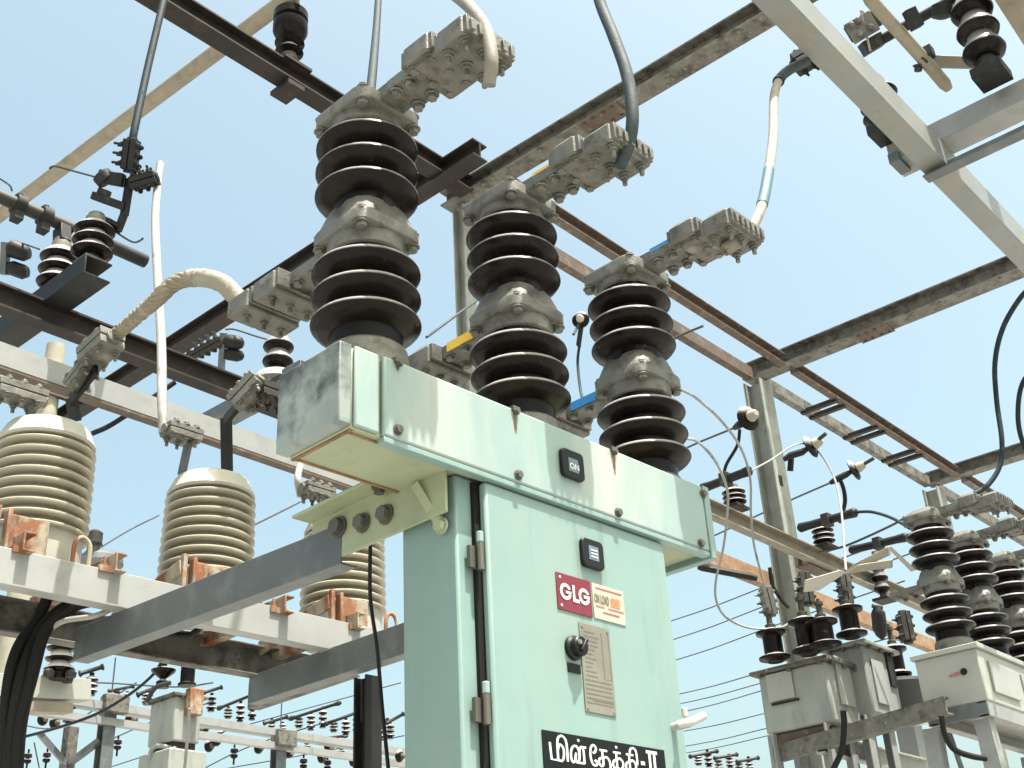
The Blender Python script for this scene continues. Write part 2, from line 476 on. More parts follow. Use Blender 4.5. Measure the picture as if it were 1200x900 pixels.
def clamp_mesh(mb, p, d, l=.16, wd=.10, h=.05, n=3, upv=(0, 0, 1), stud=.03):
    """a bolted cable clamp: two rounded jaws round the cable, studs with nuts through both"""
    p = V(p); M3 = orient(d, upv)
    g_ = h*.08
    mb.box(p+M3 @ V((0, 0, h*.27)), (l, wd, h*.46), M3)
    mb.box(p+M3 @ V((0, 0, -h*.27)), (l*.96, wd*.97, h*.46), M3)
    mb.cyl(p-M3 @ V((l*.56, 0, 0)), p+M3 @ V((l*.56, 0, 0)), h*.42, 12)
    for k in range(n):
        x = (-.5+(k+.5)/n)*l*.92
        for y in (-1, 1):
            q = p+M3 @ V((x, y*wd*.34, 0))
            mb.bolt(q-M3 @ V((0, 0, h*.5)), M3 @ V((0, 0, -1)), .011, .012, stud*.55)
            mb.bolt(q+M3 @ V((0, 0, h*.5)), M3 @ V((0, 0, 1)), .011, .012, .004)
    return mb
def round_sq(a, c_, k=3):
    """square of half side a whose corners are rounded by c_"""
    out = []
    for q, (sx, sy) in enumerate(((1, 1), (-1, 1), (-1, -1), (1, -1))):
        for j in range(k+1):
            t = (q+j/k)*math.pi/2
            out.append((sx*(a-c_)+c_*math.cos(t), sy*(a-c_)+c_*math.sin(t)))
    return out
def flange_rings(mb, o, secs):
    """stack of rounded squares (half side, corner radius, height)"""
    o = V(o)
    mb.rings([[o+V((x, y, z)) for x, y in round_sq(a, c_)] for a, c_, z in secs])

# ------------------------------------------------------------------ the green circuit breaker
BX0, BX1, BY0, BY1, BZ0, BZ1 = 1.32, 2.567, 1.70, 1.90, 2.652, 2.835
brk = thing('circuit_breaker', 'large mint green circuit breaker cabinet with three black ribbed poles on top', 'circuit breaker', C(2.0, 1.82, 0))
hs = MB(True).box2((BX0+.032, BY0, BZ0), (BX1-.028, BY1, BZ1)).build('housing', 'mint_under', brk, .004)
MB(True).box2((BX0, BY0-.004, BZ0+.004), (BX0+.032, BY1+.004, BZ1+.004)).build('end_plate', 'stained_zinc', hs, .003)
MB(True).box2((BX1-.028, BY0-.016, BZ0-.016), (BX1-.002, BY1+.004, BZ1+.006)).build('end_flange', 'mint_paint', hs, .003)
MB(True).box2((BX0+.036, BY0-.010, BZ0+.003), (1.420, BY0-.001, BZ1+.002)).build('side_cover', 'mint_cover', hs, .004)
fc = MB(True).box2((1.428, BY0-.014, BZ0+.002), (BX1-.030, BY0-.001, BZ1+.003)).build('front_cover', 'mint_cover', brk, .005)
FY = BY0-.0145
sb = MB(True)
for q in ((466, 504), (607, 557), (724, 601), (821, 637)):
    sb.bolt(PLc(*q, 'Y', FY), (0, -1, 0), .009, .010)
sb.bolt((2.535, BY0-.0145, BZ1-.02), (0, -1, 0), .009, .01)
for q in ((466, 417), (603, 478), (718, 526)):
    p = PLc(*q, 'Y', FY); p.z = BZ1+.001
    sb.box((p.x, FY+.004, p.z), (.022, .022, .012)).bolt((p.x, FY-.006, p.z-.008), (0, -1, 0), .006, .008)
sb.build('bolt', 'bolt_steel', fc, each=True)
st = MB(True)
for q, ln in (((603, 478), .055), ((718, 526), .06), ((466, 417), .02)):
    p = PLc(*q, 'Y', FY)
    pts = [(p.x-.006, FY-.0004, BZ1-.008), (p.x-.003, FY-.0004, BZ1-ln), (p.x+.002, FY-.0004, BZ1-ln*1.1), (p.x+.006, FY-.0004, BZ1-.008)]
    st.prism(pts, (0, .0003, 0))
st.build('rust_streak', 'rust_stain', fc, each=True)
tr = MB(True)                                                      # return lip under the front cover, rust along its seam
tr.box2((1.43, BY0-.012, BZ0-.012), (BX1-.03, BY0+.012, BZ0+.001))
tr.build('bottom_lip', 'mint_paint', hs, .002)
sm = MB(True)
sm.box2((BX0+.04, BY0+.014, BZ0-.004), (BX1-.04, BY0+.020, BZ0))
sm.box2((BX0+.034, BY0+.004, BZ0-.0035), (BX0+.042, BY1-.004, BZ0))
sm.box2((BX0+.034, BY1-.016, BZ0-.004), (BX1-.04, BY1-.010, BZ0))
sm.build('seam', 'rust_stain', hs)
# cabinet and door
CX0, CX1, CY0, CY1 = 1.665, 2.345, 1.732, 1.905
cb = MB(True).box2((CX0, CY0, 1.02), (CX1, CY1, BZ0-.002)).build('cabinet_body', 'mint_paint', brk, .006)
MB(True).box2((CX0+.045, CY0-.010, 1.06), (CX1-.012, CY0-.0005, BZ0-.012)).build('door_gap_shade', 'gap_shade', brk)  # dark strip added to stand for the shade in the door gap
DX0, DX1, DY = 1.724, 2.352, 1.699
dr = MB(True).box2((DX0, DY, 1.08), (DX1, CY0-.010, BZ0-.014)).build('cabinet_door', 'mint_paint', brk, .007)
for yy in (655, 832):
    hp = PLc(570, yy, 'Y', DY+.01)
    hm = MB(True).cyl((DX0-.016, DY+.006, hp.z-.030), (DX0-.016, DY+.006, hp.z+.030), .008, 10)
    hm.box((DX0-.026, DY+.020, hp.z), (.024, .010, .048))
    hm.build('hinge', 'bolt_steel', dr)
    MB(True).cyl((DX0-.016, DY+.006, hp.z+.031), (DX0-.016, DY+.006, hp.z+.055), .008, 10).build('hinge_cap', 'mint_cover', dr, .002)
for k, (qx, qy) in enumerate(((1.72, 1.76), (2.29, 1.76), (1.72, 1.88), (2.29, 1.88))):
    MB(True).bar((qx, qy, .02), (qx, qy, 1.02), angle(.06, .06, .006), (0, 1, 0)).build('leg', 'mint_paint', brk)
def on_door(x, y): return PLc(x, y, 'Y', DY)
def frame_at(name, quad_px, m, depth, bev=.002, yf=DY, par=None, cr=0.):
    """upright rectangle on the front of the door, sized from its four corners"""
    q = [PLc(x, y, 'Y', yf) for x, y in quad_px]
    x0, x1 = (q[0].x+q[3].x)/2, (q[1].x+q[2].x)/2
    z1_, z0_ = (q[0].z+q[1].z)/2, (q[2].z+q[3].z)/2
    if cr:
        cx, cz = (x0+x1)/2, (z0_+z1_)/2
        out = []
        for qd, (sx, sy) in enumerate(((1, 1), (-1, 1), (-1, -1), (1, -1))):
            for j in range(5):
                t = (qd+j/4)*math.pi/2
                out.append((cx+sx*((x1-x0)/2-cr)+cr*math.cos(t), yf-.0004, cz+sy*((z1_-z0_)/2-cr)+cr*math.sin(t)))
        mb = MB(True).prism(out, (0, -depth, 0))
    else:
        mb = MB(True).box2((x0, yf-.0004, z0_), (x1, yf-depth, z1_))
    return mb.build(name, m, par or dr, bev), (x0, x1, z0_, z1_)
def text_mesh(txt, x, z, size, m, par, y, name='lettering', align='LEFT', sx=1., bold=0.):
    cu = bpy.data.curves.new(name, 'FONT')
    cu.body = txt; cu.size = size; cu.align_x = align; cu.offset = bold
    cu.extrude = 0
    to = bpy.data.objects.new('lettering_source', cu)
    me = bpy.data.meshes.new_from_object(to)
    bpy.data.objects.remove(to)
    mb = MB(True)
    off = len(mb.v)
    for v in me.vertices: mb.a((x+v.co.x*sx, y, z+v.co.y))
    for p in me.polygons: mb.f.append(tuple(off+i for i in p.vertices))
    bpy.data.meshes.remove(me)
    return mb
# state windows
def window(quad, yf, par, glyph):
    o, (x0, x1, z0_, z1_) = frame_at('indicator_window', quad, 'black_plastic', .012, .003, yf, par, .012)
    cx, cz = (x0+x1)/2, (z0_+z1_)/2
    y = yf-.0128
    if glyph == 'on':
        MB(True).box2((cx-.018, y, cz-.020), (cx+.016, y+.0004, cz+.014)).build('window_pane', 'window_grey', o)
        text_mesh('ON', cx-.0155, cz-.013, .021, 'sign_white', o, y-.0006, bold=.0006).build('lettering', 'sign_white', o)
    else:
        MB(True).box2((cx-.017, y, cz-.016), (cx+.017, y+.0004, cz+.018)).build('window_pane', 'window_grey', o)
        s_ = MB(True)
        for k in range(3): s_.box2((cx-.011, y-.0012, cz-.010+k*.008), (cx+.011, y-.0006, cz-.0065+k*.008))
        s_.build('charge_mark', 'sign_white', o)
window(((654, 526), (680, 534), (681, 566), (656, 559)), FY, fc, 'on')
window(((677.5, 630), (702, 638), (705, 671), (680, 664)), DY, dr, 'bars')
# maker's plate: red half with the monogram, cream half with print
sg, (x0, x1, z0_, z1_) = frame_at('maker_plate', ((650.5, 670), (691, 682), (693.5, 723.5), (653, 714)), 'sign_red', .003, .0008)
mg = MB(True)
cz = (z0_+z1_)/2+.001; wd = x1-x0; y = DY-.0042
def ring(mb, cx, cz, r, t, a0, a1, n=30):
    pts = [(a0+(a1-a0)*k/n) for k in range(n+1)]
    o_ = [(cx+math.cos(R(a))*r, cz+math.sin(R(a))*r) for a in pts]
    i_ = [(cx+math.cos(R(a))*(r-t), cz+math.sin(R(a))*(r-t)) for a in pts]
    ids = [(mb.a((a[0], y, a[1])), mb.a((b[0], y, b[1]))) for a, b in zip(o_, i_)]
    for k in range(n): mb.f.append((ids[k][0], ids[k+1][0], ids[k+1][1], ids[k][1]))
def sheet(mb, xa, za, xb, zb, yy): mb.f.append(tuple(mb.a(p) for p in ((xa, yy, za), (xb, yy, za), (xb, yy, zb), (xa, yy, zb))))
rr_ = wd*.165
ring(mg, x0+wd*.235, cz, rr_, rr_*.42, 28, 340)
sheet(mg, x0+wd*.235, cz-rr_*.20, x0+wd*.235+rr_*.95, cz+rr_*.12, y-.0003)
sheet(mg, x0+wd*.435, cz-rr_, x0+wd*.50, cz+rr_*1.05, y-.0002)
sheet(mg, x0+wd*.435, cz-rr_, x0+wd*.62, cz-rr_*.58, y)
ring(mg, x0+wd*.77, cz, rr_, rr_*.42, 28, 340)
sheet(mg, x0+wd*.77-rr_*.1, cz-rr_*.20, x0+wd*.77+rr_*.95, cz+rr_*.16, y-.0003)
mg.build('monogram', 'sign_white', sg)
rv = MB(True)
for a in (.1,):
    for b in (.12, .88): rv.lathe((x0+wd*a, DY-.0032, z0_+(z1_-z0_)*b), [(.0035, 0), (.003, .0012)], 8, (0, -1, 0))
rv.build('rivet', 'sign_white', sg, each=True)
sg2, (x0, x1, z0_, z1_) = frame_at('maker_plate', ((693.5, 683), (730, 694), (732, 734), (695, 724)), 'sign_cream', .0025, .0008)
hh, wd = z1_-z0_, x1-x0
text_mesh('ON LOAD', x0+wd*.03, z0_+hh*.46, hh*.34, 'sign_olive', sg2, DY-.0034, sx=.40, bold=.0012).build('lettering', 'sign_olive', sg2)
text_mesh('SERIES', x0+wd*.55, z0_+hh*.46, hh*.34, 'sign_orange', sg2, DY-.0035, sx=.42, bold=.0012).build('lettering', 'sign_orange', sg2)
ln = MB(True)
for k, (a, b) in enumerate(((.10, .93), )): sheet(ln, x0+wd*a, z0_+hh*.86, x0+wd*b, z0_+hh*.895, DY-.0034)
for k, (a, b) in enumerate(((.06, .34), (.45, .95))): sheet(ln, x0+wd*a, z0_+hh*.345, x0+wd*b, z0_+hh*.375, DY-.0034)
sheet(ln, x0+wd*.28, z0_+hh*.20, x0+wd*.80, z0_+hh*.235, DY-.0034)
ln.build('small_print', 'sign_maroon', sg2)
# rating plate
rp, (x0, x1, z0_, z1_) = frame_at('rating_plate', ((678, 729.5), (713.5, 738), (720.5, 841), (685, 833)), 'plate_steel', .003, .0008)
hh, wd = z1_-z0_, x1-x0
et = MB(True)
y = DY-.0037
random.seed(9)
for k in range(17):
    z = z0_+hh*(.90-.05*k)
    a = .12 if k < 11 else .06
    x = x0+wd*a
    e = x0+wd*random.uniform(.32, .62) if k < 11 else x0+wd*.92
    while x < e:
        s_ = random.uniform(.003, .009)
        sheet(et, x, z, min(e, x+s_), z+.0026, y)
        x += s_+.002
sheet(et, x0+wd*.70, z0_+hh*.40, x0+wd*.716, z0_+hh*.93, y)
sheet(et, x0+wd*.93, z0_+hh*.40, x0+wd*.946, z0_+hh*.93, y)
sheet(et, x0+wd*.70, z0_+hh*.40, x0+wd*.94, z0_+hh*.405, y)
sheet(et, x0+wd*.25, z0_+hh*.135, x0+wd*.95, z0_+hh*.155, y)
et.build('etched_text', 'etched', rp)
rv = MB(True)
for a in (.08, .92):
    for b in (.04, .96): rv.lathe((x0+wd*a, DY-.003, z0_+hh*b), [(.004, 0), (.0032, .0016)], 8, (0, -1, 0))
rv.build('rivet', 'plate_steel', rp, each=True)
# lock knob
p = on_door(671, 760)
lk = MB(True)
lk.lathe((p.x, DY-.0003, p.z), [(.027, 0), (.027, .008), (.022, .012), (.022, .026), (.019, .029)], 24, (0, -1, 0))
lk = lk.build('lock', 'black_plastic', dr)
MB(True).box((p.x, DY-.033, p.z), (.008, .010, .034), Matrix.Rotation(R(35), 3, 'Y')).build('lock_lever', 'black_plastic', lk, .002)
MB(True).lathe((p.x-.010, DY-.030, p.z+.006), [(.006, 0), (.005, .004)], 12, (0, -1, 0)).build('key_barrel', 'plate_steel', lk)
frame_at('lock_label', ((664, 776), (679, 780), (679.5, 791), (665, 787)), 'black_plastic', .004, .001)
# T handle
p = on_door(789, 852)
hm = MB(True).cyl((p.x, DY, p.z), (p.x, DY-.045, p.z), .010, 12)
hm = hm.build('door_handle', 'handle_white', dr)
gp = MB(True).tube([(p.x-.052, DY-.05, p.z-.012), (p.x-.045, DY-.05, p.z-.008), (p.x, DY-.052, p.z+.002), (p.x+.052, DY-.05, p.z+.022), (p.x+.058, DY-.05, p.z+.026)], [.004, .009, .010, .010, .006], 12)
gp.build('handle_grip', 'handle_white', hm)
MB(True).cyl((p.x-.012, DY-.045, p.z+.012), (p.x-.012, DY-.045, p.z+.034), .007, 10).build('handle_catch', 'handle_white', hm, .002)
# black painted board, white lettering
q0, q1 = on_door(634, 855), on_door(777, 879.5)
bd = MB(True).box2((q0.x, DY-.0004, q0.z-.21), (q1.x, DY-.0035, (q0.z+q1.z)/2)).build('name_board', 'sign_black', dr, .0008)
bz, bx, bw = (q0.z+q1.z)/2, q0.x, q1.x-q0.x
# brush-painted letters: strokes in letter units (x-height 1), flattened tubes of paint
tz = bz-.057
def ka(x): return [[(x+.06, 1), (x+.56, 1)], [(x+.27, 1), (x+.27, .1)],
    [(x+.27, .56), (x+.08, .46), (x, .22), (x+.10, .02), (x+.27, .10)], [(x+.27, .56), (x+.50, .66), (x+.68, .42), (x+.62, .10), (x+.42, 0), (x+.27, .10)]]
STK = [[(0, 1), (.05, 0), (.46, 0)], [(.45, 0), (.45, .9), (.52, 1.32), (.74, 1.48), (.96, 1.28), (1.02, .8), (1.02, 0)],
       [(.45, .60), (.60, .94), (.80, .74), (.80, .28), (.68, 0), (.45, 0)],
       [(1.52, .34), (1.46, .10), (1.34, .02), (1.24, .26), (1.27, .68), (1.42, .96), (1.62, .98), (1.75, .72), (1.76, .34), (1.68, .06), (1.56, .06), (1.52, .34), (1.58, .6)],
       [(1.70, .03), (2.05, .03)], [(1.77, .40), (1.80, .82), (1.92, 1.0), (2.03, .86), (2.05, .45), (2.05, 0)], [(1.93, 1), (2.22, 1)], [(1.69, 1.36), (1.82, 1.37)],
       [(2.62, .74), (2.78, .84), (2.84, 1.08), (2.70, 1.24), (2.54, 1.10), (2.46, .68), (2.50, .28), (2.62, .03), (2.78, .02), (2.86, .16), (2.80, .30), (2.70, .24)],
       [(3.06, 1), (3.56, 1)], [(3.24, 1), (3.24, .54)],
       [(3.24, .54), (3.04, .46), (2.98, .2), (3.12, .02), (3.25, .14), (3.28, .5), (3.48, .62), (3.67, .4), (3.70, 0), (3.52, -.30), (3.12, -.36), (2.98, -.30)]]
STK += ka(3.88)+[[(4.12, 1.33), (4.25, 1.34)]]+ka(4.74)+[[(5.06, 1.0), (5.12, 1.32), (5.32, 1.46), (5.50, 1.28), (5.54, .78), (5.52, .42)]]
tm = MB()
for q in STK:
    pts = [V((x, 0, z)) for x, z in q]
    tm.tube(pts if len(q) < 4 else smooth_path(pts, 6), .070 if q[0][1] < 1.3 or len(q) > 2 else .085, 10)
tm.v = [CM @ V((bx+bw*(.05+.70*p.x/5.56), DY-.0036+p.y*.006, tz+.034*p.z)) for p in tm.v]
tm.cab = True
y = DY-.0046
for a, b, c, d in ((.775, .016, .81, .024), (.828, -.004, .926, .003), (.828, .043, .926, .050), (.846, .003, .868, .043), (.887, .003, .909, .043)):
    sheet(tm, bx+bw*a, tz+b, bx+bw*c, tz+d, y)
tm.build('lettering', 'sign_white', bd)
# poles
PZ0 = BZ1
def breaker_pole(root, x, yc, z0, k, band, dirt='porcelain_dark', rear=True):
    """one pole: two ribbed porcelains, cast caps and terminal bars; k scales it, +y' is the far side"""
    o = V((x, yc, z0))
    def P(a, b, c): return (x+a*k, yc+b*k, z0+c*k)
    pr = shed_profile(.084*k, .1255*k, [z*k for z in (.152, .220, .288)], .045*k, .345*k)
    pr2 = shed_profile(.082*k, .1235*k, [z*k for z in (.506, .576, .647)], .44*k, .70*k)
    mb = MB(True).lathe(o, pr, 40).lathe(o, pr2, 40)
    po = mb.build('insulator_pole', dirt, root)
    mb = MB(True)
    mb.lathe(o, [(.112*k, -.03*k), (.112*k, .018*k), (.100*k, .028*k), (.094*k, .078*k), (.084*k, .086*k)], 28)
    mb.build('base_flange', 'cast_aluminium', po, .003)
    mb = MB(True)
    mb.lathe(o, [(.080*k, .325*k), (.092*k, .332*k), (.092*k, .372*k)], 28)
    flange_rings(mb, o, [(.090*k, .035*k, .366*k), (.097*k, .035*k, .370*k), (.097*k, .035*k, .398*k), (.090*k, .035*k, .408*k), (.080*k, .05*k, .452*k), (.072*k, .055*k, .462*k)])
    for sx in (-1, 1):
        for sy in (-1, 1):
            mb.bolt(P(sx*.076, sy*.076, .366), (0, 0, -1), .013*k, .014*k)
            mb.bolt(P(sx*.076, sy*.076, .398), (0, 0, 1), .012*k, .012*k)
    mb.build('middle_flange', 'cast_aluminium', po, .0025*k)
    mb = MB(True)
    mb.lathe(o, [(.080*k, .688*k), (.090*k, .695*k), (.090*k, .725*k)], 28)
    flange_rings(mb, o, [(.092*k, .03*k, .718*k), (.098*k, .03*k, .722*k), (.098*k, .03*k, .752*k), (.088*k, .03*k, .764*k), (.060*k, .03*k, .786*k), (.05*k, .03*k, .790*k)])
    for sx in (-1, 1):
        for sy in (-1, 1):
            mb.bolt(P(sx*.080, sy*.080, .718), (0, 0, -1), .014*k, .016*k)
            mb.bolt(P(sx*.080, sy*.080, .752), (0, 0, 1), .012*k, .012*k)
    mb.build('top_cap', 'cast_aluminium', po, .0025*k)
    # upper terminal: bar, two cast jaws, studs below
    mb = MB(True)
    mb.box(P(0, -.165, .752), (.078*k, .17*k, .036*k))
    mb.box(P(0, -.188, .742), (.100*k, .11*k, .030*k))
    for sy in (-.15, -.20):
        for sx in (-.035, .035):
            mb.bolt(P(sx, sy, .723), (0, 0, -1), .013*k, .016*k)
    mb.build('terminal_bar', 'cast_aluminium', po, .004*k)
    mb = MB(True)
    for cy in (-.268, -.382):
        h0 = .752 if cy > -.3 else .722
        for sx in (-.040, .040):
            flange_rings(mb, P(sx, cy, h0-.034), [(.038*k, .006*k, 0), (.0415*k, .006*k, .004*k), (.0415*k, .006*k, .050*k), (.028*k, .005*k, .066*k)])
        mb.box(P(0, cy, h0-.006), (.152*k, .106*k, .046*k))
        for sx in (-.0625, -.0375, -.0125, .0125, .0375, .0625):
            mb.box(P(sx, cy-.0555, h0-.012), (.012*k, .012*k, .030*k))
        if cy > -.3:
            mb.box(P(0, cy-.04, h0-.03), (.13*k, .12*k, .03*k))
        for sx in (-.056, 0, .056):
            for dy in (-.028, .028):
                mb.bolt(P(sx, cy+dy, h0-.036), (0, 0, -1), .012*k, .012*k, .018*k if cy < -.3 else 0)
    mb.build('terminal_clamp', 'cast_aluminium', po, .003*k)
    # rear terminal
    mb = MB(True)
    mb.box(P(0, .17, .385), (.080*k, .20*k, .034*k))
    for sy in (.16, .22):
        for sx in (-.032, .032): mb.bolt(P(sx, sy, .368), (0, 0, -1), .012*k, .014*k)
    mb.build('rear_terminal_bar', 'cast_aluminium', po, .004*k)
    if not rear: return po
    mb = MB(True)
    for cy in (.295, .405):
        for sx in (-.040, .040):
            flange_rings(mb, P(sx, cy, .346), [(.038*k, .006*k, 0), (.0415*k, .006*k, .004*k), (.0415*k, .006*k, .050*k), (.028*k, .005*k, .066*k)])
        mb.box(P(0, cy, .380), (.150*k, .104*k, .046*k))
        for sx in (-.052, 0, .052): mb.bolt(P(sx, cy, .352), (0, 0, -1), .012*k, .012*k, .016*k)
    mb.build('rear_terminal_clamp', 'cast_aluminium', po, .003*k)
    if band:
        MB(True).box(P(-.0395, -.17, .758), (.006*k, .085*k, .028*k)).build('phase_band', band, po)
        MB(True).box(P(-.041, .17, .389), (.006*k, .10*k, .026*k)).build('rear_phase_band', band, po)
    return po
PYC = 1.83
for x, band, dz in ((1.497, None, .008), (2.0, 'tape_yellow', -.016), (2.497, 'tape_blue', -.034)):
    breaker_pole(brk, x, PYC, PZ0+dz, 1.0, band)
# bracket carrying the cross channel on the left side
bk = MB(True)
bk.bar((CX0-.026, 1.735, 2.612), (CX0-.026, 2.20, 2.612), [(0, -.055), (.008, -.055), (.008, .066), (-.06, .066), (-.06, .058), (0, .058)])
bk = bk.build('mounting_bracket', 'mint_under', brk, .002)
bb = MB(True)
for q, r in (((398, 618), .020), ((426, 613), .018), ((453, 603), .018)):
    p = PLc(*q, 'X', CX0-.027)
    bb.bolt((CX0-.027, p.y, p.z), (-1, 0, 0), r, .020)
for q in ((466, 578), (490, 567), (517, 557)):
    p = PLc(*q, 'Z', 2.668)
    bb.bolt((CX0-.05, p.y, 2.669), (0, 0, -1), .013, .016)
bb.build('bolt', 'bolt_steel', bk, each=True)
lb = MB(True).bar((CX0-.034, 1.82, 2.645), (CX0-.012, 1.76, 2.53), rect(.022, .010), (1, 0, 0))
lb.bolt((CX0-.012, 1.762, 2.535), (-1, 0, 0), .014, .016)
lb.build('link_bar', 'mint_under', bk)
# wiring conduit under the housing to the control cable
# ------------------------------------------------------------------ instrument transformer bench on the left
def chc(name, p0, p1, prof, m, label, flip=1, cat='steel channel', group=None):
    o = MB(True).bar(p0, p1, prof, (0, 0, 1), flip).build(name, m, None, .0015)
    return tag(o, label, cat, group)
chc('cross_channel', (CX0-.028, 2.085, 2.588), (CX0-.028, 3.335, 2.640), chan(.098, .05, .006), 'galvanized', 'blue grey channel arm slanting down left from the green cabinet bracket', 1)
chc('cross_channel', (2.36, 1.98, 2.625), (2.36, 3.50, 2.640), chan(.096, .05, .006), 'galvanized', 'shorter grey channel arm entering behind the green cabinet at its left edge', 1)
chc('bench_channel', (0.2, 3.05, 2.728), (2.62, 3.05, 2.728), chan(.100, .05, .006), 'galvanized_white', 'white front channel carrying the three ribbed current transformers', -1)
chc('bench_channel', (0.2, 3.50, 2.733), (2.62, 3.50, 2.733), chan(.105, .05, .006), 'steel_weathered', 'dull brown rear channel of the bench under the current transformers', 1)
for xx, lab in ((1.02, 'short grey cross piece joining the bench channels at far left'), (2.44, 'short brown cross piece joining the bench channels beside the dark post')):
    chc('bench_tie', (xx, 3.06, 2.655), (xx, 3.62, 2.655), chan(.09, .05, .006), 'galvanized' if xx < 2 else 'steel_weathered', lab, 1)
t = thing('bench_post', 'dark steel post standing under the right end of the transformer bench', 'steel post', C(2.43, 2.75, 0))
BP = PLc(431, 800, 'X', 2.42)
MB(True).bar((2.42, BP.y, .01), (2.42, BP.y, 2.572), ibeam(.062, .062, .008, .008), (0, 1, 0)).build('shaft', 'steel_black', t)
MB(True).box((2.42, BP.y, .008), (.22, .22, .016)).build('base_plate', 'steel_black', t)
t = thing('bench_post', 'grey green steel post at the bottom left edge under the bench', 'steel post', C(1.36, 3.5, 0))
MB(True).bar((1.335, 3.56, .01), (1.335, 3.56, 2.66), ibeam(.10, .10, .008, .008), (0, 1, 0)).build('shaft', 'post_grey', t)
MB(True).box((1.335, 3.56, .008), (.24, .24, .016)).build('base_plate', 'post_grey', t)

def current_transformer(x, yc, z0, label, black_right=True):
    t = thing('current_transformer', label, 'current transformer', C(x, yc, z0), 'ribbed current transformers on the bench')
    o = V((x, yc, z0))
    mb = MB(True)
    mb.rings([[o+V((a, b, h)) for a, b in [(r*math.cos(math.pi*2*k/40), r*math.sin(math.pi*2*k/40)) for k in range(40)]] for r, h in ((.130, .0), (.138, .006), (.138, .118), (.128, .126))])
    mb.build('base_drum', 'ct_white', t)
    n = 9; za, zb = .115, .412
    mb = MB(True).lathe(o, [(.10, za)]+sum([[(.120-.004*k/n, za+(zb-za)*k/n+.001), (.145-.006*k/n, za+(zb-za)*k/n+.002), (.152-.006*k/n, za+(zb-za)*k/n+.006), (.153-.006*k/n, za+(zb-za)*k/n+.011), (.148-.006*k/n, za+(zb-za)*k/n+.016), (.126-.004*k/n, za+(zb-za)*k/n+.025), (.120-.004*k/n, za+(zb-za)*k/n+.030)] for k in range(n)], [])+[(.118, zb), (.10, zb)], 48)
    mb.build('porcelain', 'cream_porcelain', t)
    mb = MB(True).lathe(o, [(.10, zb-.006), (.140, zb-.004), (.144, zb+.004), (.140, zb+.014), (.124, zb+.050), (.118, zb+.058), (.104, zb+.063), (.0, zb+.066)], 48)
    mb.build('cap', 'ct_white', t)
    # rusty seat: two rails across the channels, a front plate and lugs
    for sx, nm in ((-1, 'seat_rail'), (1, 'seat_rail')):
        r = MB(True).bar((x+sx*.135, yc-.25, z0+.015), (x+sx*.135, yc+.27, z0+.015), chan(.055, .035, .006), (0, 0, 1), 1).build(nm, 'rust_orange', t, .0015)
    fp = MB(True).box((x-.155, yc-.178, z0+.055), (.012, .03, .125))
    fp.box((x-.095, yc-.176, z0+.055), (.11, .022, .105))
    fp.build('front_plate', 'rust_orange', t, .003, each=True)
    gb = MB(True).bar((x-.19, yc-.17, z0+.085), (x-.19, yc+.22, z0+.015), rect(.010, .05), (0, 0, 1)).box((x-.185, yc-.175, z0+.06), (.014, .02, .13))
    gb.build('gusset', 'rust_orange', t, .002, each=True)
    lg = MB(True)
    for sx in (-1, 1):
        lg.box((x+sx*.125, yc-.205, z0-.004), (.05, .045, .018)).bolt((x+sx*.125, yc-.205, z0+.005), (0, 0, 1), .011, .012, .02)
    rg = [(x+.06+.024*math.cos(a), yc-.190, z0+.052+.032*math.sin(a)) for a in [math.pi*(1-k/8) for k in range(9)]]
    lg.tube([(x+.036, yc-.19, z0)]+rg+[(x+.084, yc-.19, z0)], .007, 8)
    lg.build('lug', 'rust_orange', t, each=True)
    return t, o+V((0, 0, zb+.07))
CTY, CTZ = 3.27, 2.782
ct1, tp1 = current_transformer(1.44, CTY, CTZ, 'leftmost cream ribbed current transformer with a bent black bar at its top')
ct2, tp2 = current_transformer(2.02, CTY, CTZ-.012, 'cream ribbed current transformer in the middle, white cable clamped above it')
ct3, tp3 = current_transformer(2.58, CTY, CTZ-.012, 'cream ribbed current transformer half hidden behind the blue grey channel arm')
def flat(pts, wd, th, m, name, parent, wv=(0, 1, 0)):
    mb = MB()
    for a, b in zip(pts, pts[1:]):
        a, b = V(a), V(b)
        e = (b-a).normalized()*th*.45
        mb.bar(a-e, b+e, rect(th, wd), CM @ V(wv))
    return mb.build(name, m, parent, .0015)
def dp(p): return (V(p)-EYE).dot(fw)
# black bars and clamps on the transformers
d1 = dp(C(*(tp1+V((.04, 0, 0))))); d2 = dp(C(*(tp2)))
flat([PD(88, 492, d1), PD(84, 468, d1), PD(112, 432, d1-.05)], .055, .012, 'steel_black', 'terminal_bar', ct1)
flat([PD(266, 550, d2), PD(265, 492, d2), PD(287, 466, d2-.02)], .050, .014, 'steel_black', 'terminal_bar', ct2)
flat([PD(213, 556, d2-.05), PD(221, 518, d2-.05)], .040, .010, 'galvanized', 'terminal_bar', ct2)
d3 = dp(C(*tp3))
flat([PD(387, 604, d3), PD(389, 578, d3)], .040, .010, 'galvanized', 'terminal_bar', ct3)
flat([PD(37, 492, d1-.08), PD(36, 460, d1-.08)], .040, .010, 'galvanized', 'terminal_bar', ct1)
def clamp(pos, d, label, l=.15, wd=.09, h=.05, n=3, m='cast_aluminium', upv=(0, 0, 1), cat='cable clamp', group=None, stud=.03):
    o = clamp_mesh(MB(), pos, d, l, wd, h, n, upv, stud).build('cable_clamp', m, None, .002)
    return tag(o, label, cat, group)
G1 = 'bolted clamps on the transformer terminals'
ax = CM @ V((1, 0, 0)); ay = CM @ V((0, 1, 0))
clamp(PD(213, 508, d2-.06), ax, 'silver bolted clamp at the lower end of the long white cable', .125, .07, .040, 3, group=G1)
clamp(PD(371, 576, d3-.05), ax, 'silver bolted clamp under the left end of the green housing', .125, .07, .040, 3, group=G1)
